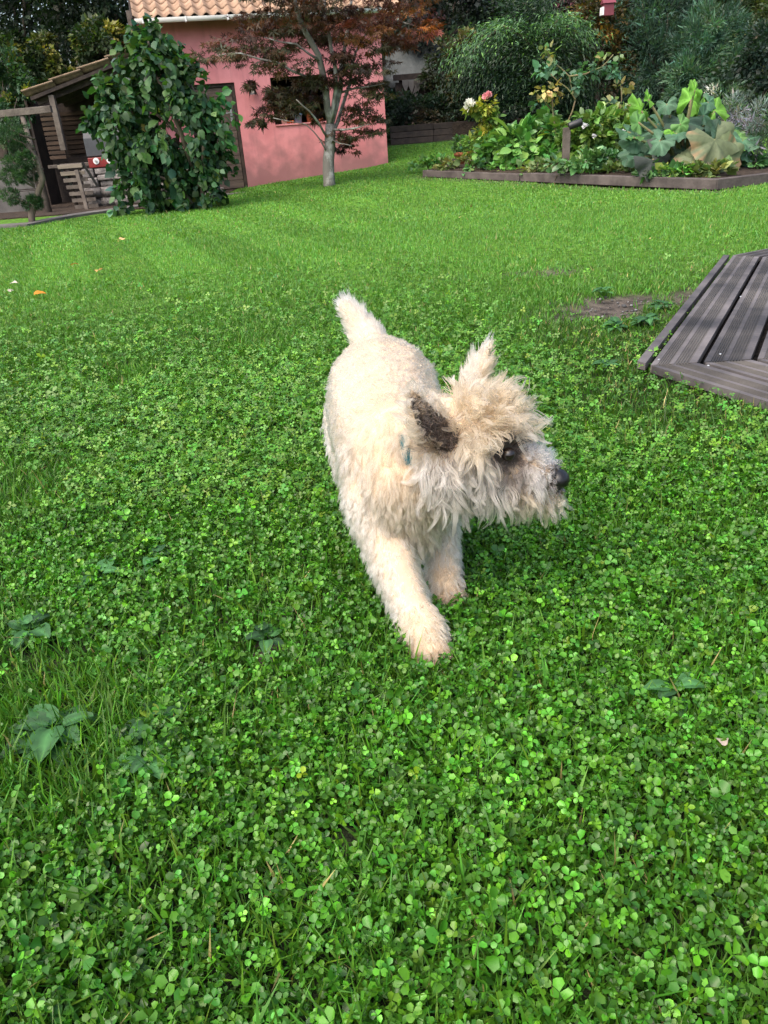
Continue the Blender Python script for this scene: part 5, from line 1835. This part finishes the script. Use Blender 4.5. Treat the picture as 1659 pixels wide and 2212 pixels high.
# ------------------------------------------------------------------ the dog
def build_dog():
    rng = np.random.default_rng(77)
    chains = {
        'torso': [(.014, 1.80, .340, .122), (.018, 1.70, .345, .132), (.02, 1.60, .337, .128), (.026, 1.50, .325, .122), (.034, 1.43, .315, .114), (.04, 1.385, .28, .098)],
        'belly': [(.012, 1.72, .29, .10), (.02, 1.55, .262, .10), (.04, 1.42, .235, .088), (.045, 1.378, .20, .066)],
        'neck': [(.035, 1.42, .345, .09), (.085, 1.385, .362, .082), (.135, 1.365, .372, .074)],
        'skull': [(.135, 1.365, .372, .07), (.178, 1.358, .375, .073), (.208, 1.35, .37, .062)],
        'cheek': [(.118, 1.338, .345, .058), (.165, 1.345, .33, .062), (.205, 1.335, .318, .052), (.235, 1.33, .312, .042)],
        'muzzle': [(.225, 1.34, .345, .045), (.262, 1.325, .324, .036), (.298, 1.311, .302, .031), (.316, 1.303, .292, .026)],
        'chin': [(.24, 1.33, .30, .033), (.300, 1.311, .270, .024), (.318, 1.304, .268, .018)],
        'leg_rf': [(-.012, 1.385, .255, .066), (-.002, 1.345, .18, .049), (.022, 1.285, .115, .040), (.042, 1.24, .07, .035)],
        'paw_rf': [(.042, 1.24, .07, .035), (.060, 1.205, .046, .038), (.066, 1.188, .038, .032)],
        'leg_lf': [(.085, 1.425, .25, .06), (.108, 1.43, .165, .042), (.116, 1.415, .10, .036), (.116, 1.405, .065, .034)],
        'paw_lf': [(.116, 1.405, .065, .034), (.117, 1.385, .045, .035), (.118, 1.365, .038, .029)],
        'leg_rh': [(-.045, 1.77, .28, .08), (-.055, 1.69, .20, .055), (-.05, 1.80, .11, .032), (-.048, 1.79, .06, .03)],
        'paw_rh': [(-.048, 1.79, .06, .03), (-.046, 1.76, .032, .032)],
        'leg_lh': [(.06, 1.75, .28, .08), (.07, 1.64, .20, .055), (.068, 1.72, .11, .032), (.07, 1.70, .06, .03)],
        'paw_lh': [(.07, 1.70, .06, .03), (.072, 1.67, .032, .032)],
        'toe_rf': [(.066, 1.188, .038, .026), (.052, 1.163, .028, .0150), (.064, 1.160, .028, .0155), (.078, 1.163, .028, .0155), (.090, 1.172, .028, .0145)],
        'toe_lf': [(.118, 1.368, .038, .024), (.104, 1.345, .028, .0135), (.115, 1.342, .028, .014), (.127, 1.344, .028, .014), (.138, 1.352, .028, .0130)],
        'tail': [(-.002, 1.86, .43, .040), (-.02, 1.885, .468, .027), (-.04, 1.893, .497, .021), (-.056, 1.898, .520, .015)],
        'ear_n': [(.112, 1.296, .40, .036), (.088, 1.286, .432, .030), (.074, 1.284, .460, .020), (.066, 1.286, .482, .009)],
        'ear_f': [(.182, 1.405, .435, .034), (.198, 1.415, .475, .026), (.212, 1.42, .505, .014), (.222, 1.424, .532, .004)],
    }
    ear_n_dir = np.array([.66, -.74, .12]); ear_n_dir /= np.linalg.norm(ear_n_dir)
    ear_f_dir = np.array([.80, -.05, -.1]); ear_f_dir /= np.linalg.norm(ear_f_dir)
    bm = bmesh.new()
    nodes, labels = [], []
    names = list(chains)
    for nm, ch in chains.items():
        for a, b in zip(ch[:-1], ch[1:]):
            a, b = np.array(a), np.array(b)
            n = max(2, int(np.linalg.norm(a[:3] - b[:3]) / (.35 * min(a[3], b[3]) + .002)))
            for k in range(n + 1):
                q = a + (b - a) * k / n
                nodes.append(q); labels.append(names.index(nm))
                Mx = Matrix.Translation(q[:3])
                if nm.startswith('ear'):
                    dn = Vector(ear_n_dir if nm == 'ear_n' else ear_f_dir)
                    Mx = Mx @ Matrix.Scale(.42, 4, dn)
                bmesh.ops.create_icosphere(bm, subdivisions=2, radius=q[3], matrix=Mx)
    me0 = bpy.data.meshes.new('body_blank')
    bm.to_mesh(me0); bm.free()
    o0 = bpy.data.objects.new('body_blank', me0)
    COL.objects.link(o0)
    rm = o0.modifiers.new('r', 'REMESH'); rm.mode = 'VOXEL'; rm.voxel_size = .0055
    sm = o0.modifiers.new('s', 'SMOOTH'); sm.iterations = 5; sm.factor = .5
    dg = bpy.context.evaluated_depsgraph_get()
    me = bpy.data.meshes.new_from_object(o0.evaluated_get(dg))
    bpy.data.objects.remove(o0); bpy.data.meshes.remove(me0)
    me.name = 'body'
    for p in me.polygons: p.use_smooth = True
    m_skin = pm('dog_skin', (.55, .43, .30), (.48, .37, .26), .8, 20, bump=.1, attr=True)
    me.materials.clear(); me.materials.append(m_skin)
    nv = len(me.vertices)
    V = np.empty(nv * 3, np.float32); me.vertices.foreach_get('co', V); V = V.reshape(-1, 3).astype(float)
    me.calc_loop_triangles()
    nt_ = len(me.loop_triangles)
    T = np.empty(nt_ * 3, np.int32); me.loop_triangles.foreach_get('vertices', T); T = T.reshape(-1, 3)
    N = np.empty(nv * 3, np.float32); me.vertices.foreach_get('normal', N); N = N.reshape(-1, 3).astype(float)
    t = thing('dog', (.03, 1.45, 0), 'shaggy cream terrier walking on the lawn, head turned to the right', 'dog')
    link('body', me, t)
    nodes = np.array(nodes); labels = np.array(labels)
    # hollow of the near ear
    en = np.array([q[:3] for q, l in zip(nodes, labels) if names[l] == 'ear_n'])
    er = np.array([q[3] for q, l in zip(nodes, labels) if names[l] == 'ear_n'])
    dn_ = np.min(np.linalg.norm(V[:, None] - en[None], axis=2) / er[None], 1)
    push = np.clip((N @ ear_n_dir - .45) / .4, 0, 1) * (dn_ < 1.15) * (V[:, 2] > .395)
    V = V - ear_n_dir * (.011 * push)[:, None]
    me.vertices.foreach_set('co', V.astype(np.float32).ravel())
    # ---- roots
    tri = V[T]
    area = .5 * np.linalg.norm(np.cross(tri[:, 1] - tri[:, 0], tri[:, 2] - tri[:, 0]), axis=1)
    cen = tri.mean(1)

    def lab_of(P):
        best = np.full(len(P), 1e9); lb = np.zeros(len(P), int)
        for q, l in zip(nodes, labels):
            dd = np.linalg.norm(P - q[:3], axis=1) / q[3]
            k = dd < best
            best[k] = dd[k]; lb[k] = l
        return lb
    tl = lab_of(cen)
    I = {n: i for i, n in enumerate(names)}
    grp = np.zeros(len(names), int)
    G = dict(torso=0, belly=1, neck=0, skull=2, cheek=3, muzzle=4, chin=5, tail=8, ear_n=9, ear_f=10)
    for n in names:
        grp[I[n]] = G.get(n, 6 if n.startswith('leg') else 7)      # 7: paws and toes
    dens = np.array([1.1, 1.1, 1.1, 1.1, 1.5, 1.5, 1.1, 1.3, 1.2, 1.5, 1.5])
    wgt = area * dens[grp[tl]]
    NH = 120000
    ti = rng.choice(len(T), NH, p=wgt / wgt.sum())
    r1, r2 = np.sqrt(rng.random(NH)), rng.random(NH)
    bc = np.stack([1 - r1, r1 * (1 - r2), r1 * r2], -1)
    P = np.einsum('nk,nkj->nj', bc, V[T[ti]])
    Nn = np.einsum('nk,nkj->nj', bc, N[T[ti]]); Nn /= np.linalg.norm(Nn, axis=1, keepdims=True)
    g = grp[lab_of(P)]
    # head frame
    Fh = np.array([.155, -.055, -.08]); Fh /= np.linalg.norm(Fh)
    Uh = np.array([0, 0, 1.0]) - Fh[2] * Fh; Uh /= np.linalg.norm(Uh)
    Sh = np.cross(Fh, Uh)
    if Sh[1] > 0: Sh = -Sh                                   # towards the near side
    hc = np.array([.19, 1.35, .36])
    rel = P - hc
    nu = Nn @ Uh
    ns_ = Nn @ Sh
    down = np.array([0, 0, -1.0]); back = np.array([0, 1.0, 0])
    D = np.zeros((NH, 3)); Ln = np.zeros(NH); curl = np.zeros(NH); grav = np.zeros(NH); clump = np.zeros(NH)
    rad = np.full(NH, .00055)

    def setg(m, d, L, c, gr, cl):
        D[m] = d; Ln[m] = L; curl[m] = c; grav[m] = gr; clump[m] = cl
    m = (g == 0) | (g == 1)
    side = 1 - np.clip(Nn[m][:, 2:3], 0, 1)
    front = np.clip((1.46 - P[m][:, 1:2]) / .08, 0, 1)
    setg(m, .42 * Nn[m] + (.62 * back * (1 - front) + .45 * down * front) + .4 * down * side, .013 + .012 * front[:, 0] + .004 * (g[m] == 1), .0016 + .002 * front[:, 0], .12, .3)
    low = m & (P[:, 1] < 1.46) & (P[:, 2] < .30)
    setg(low, .38 * Nn[low] + .9 * down + .12 * back, .029, .004, .3, .7)
    m = g == 2
    fwd = np.clip(rel[m] @ Fh / .06, 0, 1)[:, None]
    topm = np.clip(nu[m] * 1.4, 0, 1)[:, None]
    setg(m, (.85 * Nn[m] + .5 * Fh * fwd + .2 * Uh) * topm + (.45 * Nn[m] + .85 * down + .1 * Fh) * (1 - topm), .054, .0060, .12, .9)
    m = g == 3
    setg(m, .42 * Nn[m] + .9 * down - .22 * Fh, .056, .0085, .22, .92)
    m = g == 4
    topm = np.clip(nu[m], 0, 1)[:, None]
    setg(m, (.55 * Nn[m] + .35 * Fh * 0 - .25 * Fh + .15 * Uh) * topm + (.45 * Nn[m] + .75 * down + .1 * Fh) * (1 - topm), .022 + .014 * (1 - topm[:, 0]), .004, .2, .75)
    m = g == 5
    setg(m, .4 * Nn[m] + .8 * down + .4 * Fh, .036, .005, .2, .85)
    m = g == 6
    setg(m, .42 * Nn[m] + .8 * down, .020, .003, .2, .5)
    m = g == 7
    setg(m, .5 * Nn[m] + .5 * down + .3 * -back, .018, .002, .15, .75)
    m = g == 8
    td = np.array([-.45, .2, .85])
    setg(m, .5 * Nn[m] + .75 * td, .020, .002, .0, .3)
    e1 = np.array([-.42, -.1, .9]); e2 = np.array([.33, .14, .93])
    en_ax = en[-1] - en[0]; en_ax /= np.linalg.norm(en_ax)
    en_lat = np.cross(en_ax, ear_n_dir); en_lat /= np.linalg.norm(en_lat)
    dq = np.linalg.norm(P[:, None] - en[None], axis=2); iq = dq.argmin(1)
    lat = np.einsum('nj,j->n', P - en[iq], en_lat) / er[iq]
    inn = (Nn @ ear_n_dir > .55) & (g == 9) & (np.abs(lat) < .60)
    inf = (Nn @ ear_f_dir > .35) & (g == 10)
    m = g == 9
    setg(m, .45 * Nn[m] + .55 * e1, .026, .006, .1, .75)
    setg(inn, .35 * Nn[inn] + .5 * e1 + .2 * Fh + rng.normal(0, .35, (int(inn.sum()), 3)), .013, .003, .1, .15)
    m = g == 10
    setg(m, .35 * Nn[m] + .9 * e2, .016, .002, .0, .5)
    earlow = ((g == 9) & (P[:, 2] < .435)) | ((g == 10) & (P[:, 2] < .485))
    Ln[earlow & ~inn] = np.where(g[earlow & ~inn] == 9, .036, .032)
    # short hair round the eyes and nose
    eyes = [np.array([.234, 1.290, .354]), np.array([.262, 1.378, .362])]
    nose = np.array([.329, 1.297, .295])
    ed = np.min([np.linalg.norm(P - e, axis=1) for e in eyes], 0)
    Ln *= np.clip(.15 + (ed - .014) / .022, .15, 1)
    # dark skin round the eyes, on the lips and inside the near ear
    vd = np.min([np.linalg.norm(V - e, axis=1) for e in eyes], 0)
    sk = np.clip((vd - .024) / .012, 0, 1)
    sk = np.minimum(sk, np.clip((np.linalg.norm(V - nose, axis=1) - .026) / .012, 0, 1))
    sk = np.minimum(sk, np.where((lab_of(V) == I['ear_n']) & (N @ ear_n_dir > .5), 0, 1))
    sk = np.where(np.isin(lab_of(V), [I['skull'], I['cheek'], I['muzzle']]), sk * .6, sk)
    sk = (.06 + .94 * sk)[:, None] * np.ones(3)
    ca_ = me.color_attributes.new('Col', 'FLOAT_COLOR', 'POINT')
    ca_.data.foreach_set('color', np.concatenate([sk, np.ones((nv, 1))], 1).astype(np.float32).ravel())
    # hair on the eyelid edge combs away from the eye
    for e in eyes:
        k = (np.linalg.norm(P - e, axis=1) < .04)
        aw = (P[k] - e); aw /= np.linalg.norm(aw, axis=1, keepdims=True) + 1e-9
        D[k] = .6 * D[k] + .75 * aw
    ndist = np.linalg.norm(P - nose, axis=1)
    Ln *= np.clip(.12 + (ndist - .020) / .022, .12, 1)
    kp = ~((ndist < .021) | (ed < .013))
    P, Nn, g, D, Ln, curl, grav, clump, rad, nu, ns_, ed, ndist, rel, inn, inf, low = [a[kp] for a in (P, Nn, g, D, Ln, curl, grav, clump, rad, nu, ns_, ed, ndist, rel, inn, inf, low)]
    n = len(P)
    D = D / np.linalg.norm(D, axis=1, keepdims=True)
    # ---- clumps: a strand leans to the nearest guide
    ng = 13000
    gi = rng.choice(n, ng, replace=False)
    kd = KDTree(ng)
    for i, j in enumerate(gi): kd.insert(P[j], i)
    kd.balance()
    near = np.array([kd.find(p)[1] for p in P])
    head = (g >= 2) & (g <= 5)
    jit = np.where(head, .34, .12)
    gj = rng.normal(0, 1, (ng, 3)) * (jit[gi] * 1.25)[:, None]
    gph = rng.uniform(0, 6.28, ng); gfr = rng.uniform(.6, 1.35, ng); gl_ = np.exp(rng.normal(0, .2, ng))
    K = 8
    tt = np.linspace(0, 1, K)

    def grow(P_, D_, L_, c_, gr_, ph, fr):
        a = np.cross(D_, [.3, .2, .93]); a /= np.linalg.norm(a, axis=1, keepdims=True) + 1e-9
        b = np.cross(D_, a)
        t_ = tt[None, :, None]
        out = P_[:, None] + L_[:, None, None] * (D_[:, None] * t_ + np.array([0, 0, -1.0]) * gr_[:, None, None] * t_ ** 2)
        w_ = c_[:, None, None] * t_ ** 1.0
        an = (ph[:, None] + 6.28 * fr[:, None] * tt[None])[..., None]
        return out + w_ * ((np.sin(an) - np.sin(ph)[:, None, None]) * a[:, None] + (np.cos(an) - np.cos(ph)[:, None, None]) * b[:, None] * .7)
    Dg = D[gi] + gj; Dg /= np.linalg.norm(Dg, axis=1, keepdims=True)
    GC = grow(P[gi], Dg, Ln[gi] * gl_, curl[gi] * 1.2, grav[gi], gph, gfr)
    Dj = D + gj[near] * .7 + rng.normal(0, 1, (n, 3)) * (jit * .55)[:, None]; Dj /= np.linalg.norm(Dj, axis=1, keepdims=True)
    Lj = Ln * gl_[near] * np.exp(rng.normal(0, .16, n))
    S_ = grow(P, Dj, Lj, curl, grav, gph[near] + rng.normal(0, .35, n), gfr[near])
    off = (P - P[gi][near])[:, None] * (1 - .85 * tt[None, :, None])
    cw = (clump[:, None] * tt[None] ** .8)[..., None]
    S_ = S_ * (1 - cw) + (GC[near] + off) * cw
    # locks never hang straight over the eyes
    hide = np.zeros(n, bool)
    for e, sd_ in ((eyes[0], Sh * .8 + Fh * .35 + Uh * .25), (eyes[1], -Sh * .8 + Fh * .35 + Uh * .25)):
        sd_ = sd_ / np.linalg.norm(sd_)
        q = S_ - e
        al = q @ sd_
        off_ = np.linalg.norm(q - al[..., None] * sd_, axis=2)
        hide |= ((off_ < .021) & (al > -.004) & (al < .09)).any(1) & (np.linalg.norm(S_[:, -1] - S_[:, 0], axis=1) > .013)
    keep = ~hide
    P, Nn, g, S_, nu, ed, ndist, inn, inf, low, near, head = [a[keep] for a in (P, Nn, g, S_, nu, ed, ndist, inn, inf, low, near, head)]
    n = len(P)
    # ---- colours of the coat
    cream, apri, white, silver, grey, dark, rust = [np.array(c) for c in ((.42, .32, .22), (.41, .27, .155), (.54, .485, .41), (.40, .375, .35), (.15, .135, .125), (.03, .021, .017), (.42, .2, .10))]
    nz = vnoise(P[:, 0] + P[:, 2] * .7, P[:, 1] + P[:, 2] * .5, .035, 3)
    nz2 = vnoise(P[:, 0] * 1.1 - P[:, 2], P[:, 1] - P[:, 2] * .6, .09, 4)
    col = np.repeat(cream[None], n, 0)

    def mix(m_, c_, f):
        f = np.broadcast_to(f, (n,)) if np.ndim(f) == 0 else f
        f = (f * m_)[:, None]
        return col * (1 - f) + c_ * f
    torso = (g <= 1)
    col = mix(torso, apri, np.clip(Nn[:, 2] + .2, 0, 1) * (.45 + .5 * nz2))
    col = mix(torso, white * .95, np.clip(-.35 - Nn[:, 0], 0, 1) * .8)  # left-facing flank whitened: side light put into the coat colour
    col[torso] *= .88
    col[(g == 2) | (g == 3)] *= 1.14
    col = mix(g == 6, white * .9, .65)
    col = mix(g == 8, white, .75)
    col = mix(g == 7, rust, np.clip(.75 - (P[:, 2] - .02) / .05, 0, .85))
    col = mix(g == 2, apri, np.clip(nu + .25, 0, 1) * (.3 + .7 * nz))
    col = mix(head & (g == 2), white, (nz2 > .62) * .5)
    gmix = np.random.default_rng(5).random(ng)[near]
    col = mix(g == 3, silver, .5 * nz2 + .35)
    col = mix(g == 3, grey, (gmix > .78) * .7)
    col = mix(g == 4, silver, .8)
    col = mix(g == 4, grey, (gmix > .8) * .55)
    col = mix(g == 5, apri, .5)
    col = mix(g == 5, grey, (gmix > .7) * .6)
    col = mix(head, dark, np.clip((.031 - ed) / .006, 0, .98))
    # tear stain below the near eye, dark lip line
    for e in eyes:
        q = P - (e + np.array([.012, 0, -.028]))
        col = mix(head, dark, np.clip((.026 - np.linalg.norm(q * [1, .6, .7], axis=1)) / .012, 0, .75))
    lip = np.abs((P - nose) @ Uh + .028) < .006
    col = mix((g == 4) & lip, dark, .6)
    col = mix(head, dark, np.clip((.031 - ndist) / .008, 0, .9))
    stray = np.random.default_rng(8).random(n)
    col = mix(inn, np.array([.16, .12, .085]), .9)
    col = mix(inn, dark, np.where(stray < .06, .1, .97) * np.clip(1.0 - (P[:, 2] - .435) / .03, .0, 1))
    near_ear = (np.linalg.norm(P - np.array([.113, 1.275, .388]), axis=1) < .024)
    col = mix(near_ear, dark, .8)
    col = mix((g == 9) & ~inn, np.array([.33, .27, .2]), np.clip((P[:, 2] - .44) / .03, 0, .7))
    col = mix(inf, apri, .6)
    col = mix((g == 10) & ~inf, white, .35)
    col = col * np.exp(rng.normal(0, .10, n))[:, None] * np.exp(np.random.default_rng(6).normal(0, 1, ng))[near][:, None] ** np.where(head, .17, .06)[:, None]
    col = np.clip(col, .01, .92)
    # ---- strands
    hc_ = bpy.data.hair_curves.new('fur')
    hc_.add_curves([K] * n)
    hc_.position_data.foreach_set('vector', S_.astype(np.float32).ravel())
    ra = hc_.attributes.get('radius') or hc_.attributes.new('radius', 'FLOAT', 'POINT')
    rad = np.where(head, .00075, .0006)
    prof = np.array([1.0, 1, .97, .92, .84, .72, .52, .12])
    ra.data.foreach_set('value', (rad[:, None] * prof[None]).astype(np.float32).ravel())
    ca = hc_.attributes.new('Tint', 'FLOAT_COLOR', 'CURVE')
    ca.data.foreach_set('color', np.concatenate([col, np.ones((n, 1))], 1).astype(np.float32).ravel())
    mf, t2, p2, out2 = newmat('dog_fur')
    t2.nodes.remove(p2)
    hb = nd(t2, 'ShaderNodeBsdfHairPrincipled')
    hb.parametrization = 'COLOR'
    aa = nd(t2, 'ShaderNodeAttribute', attribute_name='Tint')
    t2.links.new(aa.outputs['Color'], hb.inputs['Color'])
    hb.inputs['Roughness'].default_value = .42
    hb.inputs['Radial Roughness'].default_value = .55
    hb.inputs['Coat'].default_value = .0
    t2.links.new(hb.outputs[0], out2.inputs[0])
    hc_.materials.append(mf)
    fo = bpy.data.objects.new('fur', hc_)
    COL.objects.link(fo)
    adopt(fo, t)
    # ---- nose, eyes, collar
    m_nose = pm('wet_nose', (.006, .006, .006), (.010, .009, .009), .33, 60, bump=.3, bscale=220, spec=.45, dist=.002)
    bm = bmesh.new()
    Mn = Matrix([[Fh[i], Sh[i], Uh[i], nose[i]] for i in range(3)] + [[0, 0, 0, 1]])
    bmesh.ops.create_icosphere(bm, subdivisions=4, radius=1.0)
    for v in bm.verts:
        x_, y_, z_ = v.co
        taper = 1 - .28 * max(0, -z_)
        q = Vector((x_ * .0205, y_ * .0225 * taper, z_ * .0180))
        for s in (-1, 1):        # nostrils
            c_ = Vector((.0125, s * .0085, -.002))
            dd = ((q - c_) * 1.0).length
            if dd < .0062: q.x -= .006 * (1 - dd / .0062)
        if abs(y_) < .16 and x_ > 0 and z_ < .3: q.x -= .0022
        v.co = q
    bm.transform(Mn)
    men = bpy.data.meshes.new('nose'); bm.to_mesh(men); bm.free()
    for p in men.polygons: p.use_smooth = True
    men.materials.append(m_nose)
    link('nose', men, t)
    m_eye = pm('dark_eye', (.018, .010, .007), (.008, .006, .005), .12, 30, bump=0, spec=.6)
    for e in eyes:
        bm = bmesh.new()
        bmesh.ops.create_icosphere(bm, subdivisions=3, radius=.0132, matrix=Matrix.Translation(e))
        mee = bpy.data.meshes.new('eye'); bm.to_mesh(mee); bm.free()
        for p in mee.polygons: p.use_smooth = True
        mee.materials.append(m_eye)
        link('eye', mee, t)
    m_col = pm('teal_collar', (.02, .12, .14), (.015, .09, .11), .7, 60, bump=.3)
    ax = np.array([.75, -.3, .22]); ax /= np.linalg.norm(ax)
    c_ = np.array([.083, 1.388, .352])
    a = np.cross(ax, [0, 0, 1]); a /= np.linalg.norm(a)
    b = np.cross(ax, a)
    mb = MB()
    ring = []
    nn = 48
    for i in range(nn):
        th = 2 * math.pi * i / nn
        d = math.cos(th) * a + math.sin(th) * b
        for (dr, da) in ((.0, -.009), (.004, -.009), (.004, .009), (.0, .009)):
            ring.append(c_ + d * (.080 + dr) + ax * da)
    fs = [(i * 4 + k, i * 4 + (k + 1) % 4, ((i + 1) % nn) * 4 + (k + 1) % 4, ((i + 1) % nn) * 4 + k) for i in range(nn) for k in range(4)]
    mb.add(ring, fs)
    mb.build('collar', m_col, t, True)


# ------------------------------------------------------------------ assemble
build_ground()
build_house()
build_shed()
build_background()
build_maple()
build_hazel()
build_topiary()
build_bed()
build_deck()
build_dog()
build_plantains()
build_fallen()
build_pebbles()
build_clover()
build_grass()
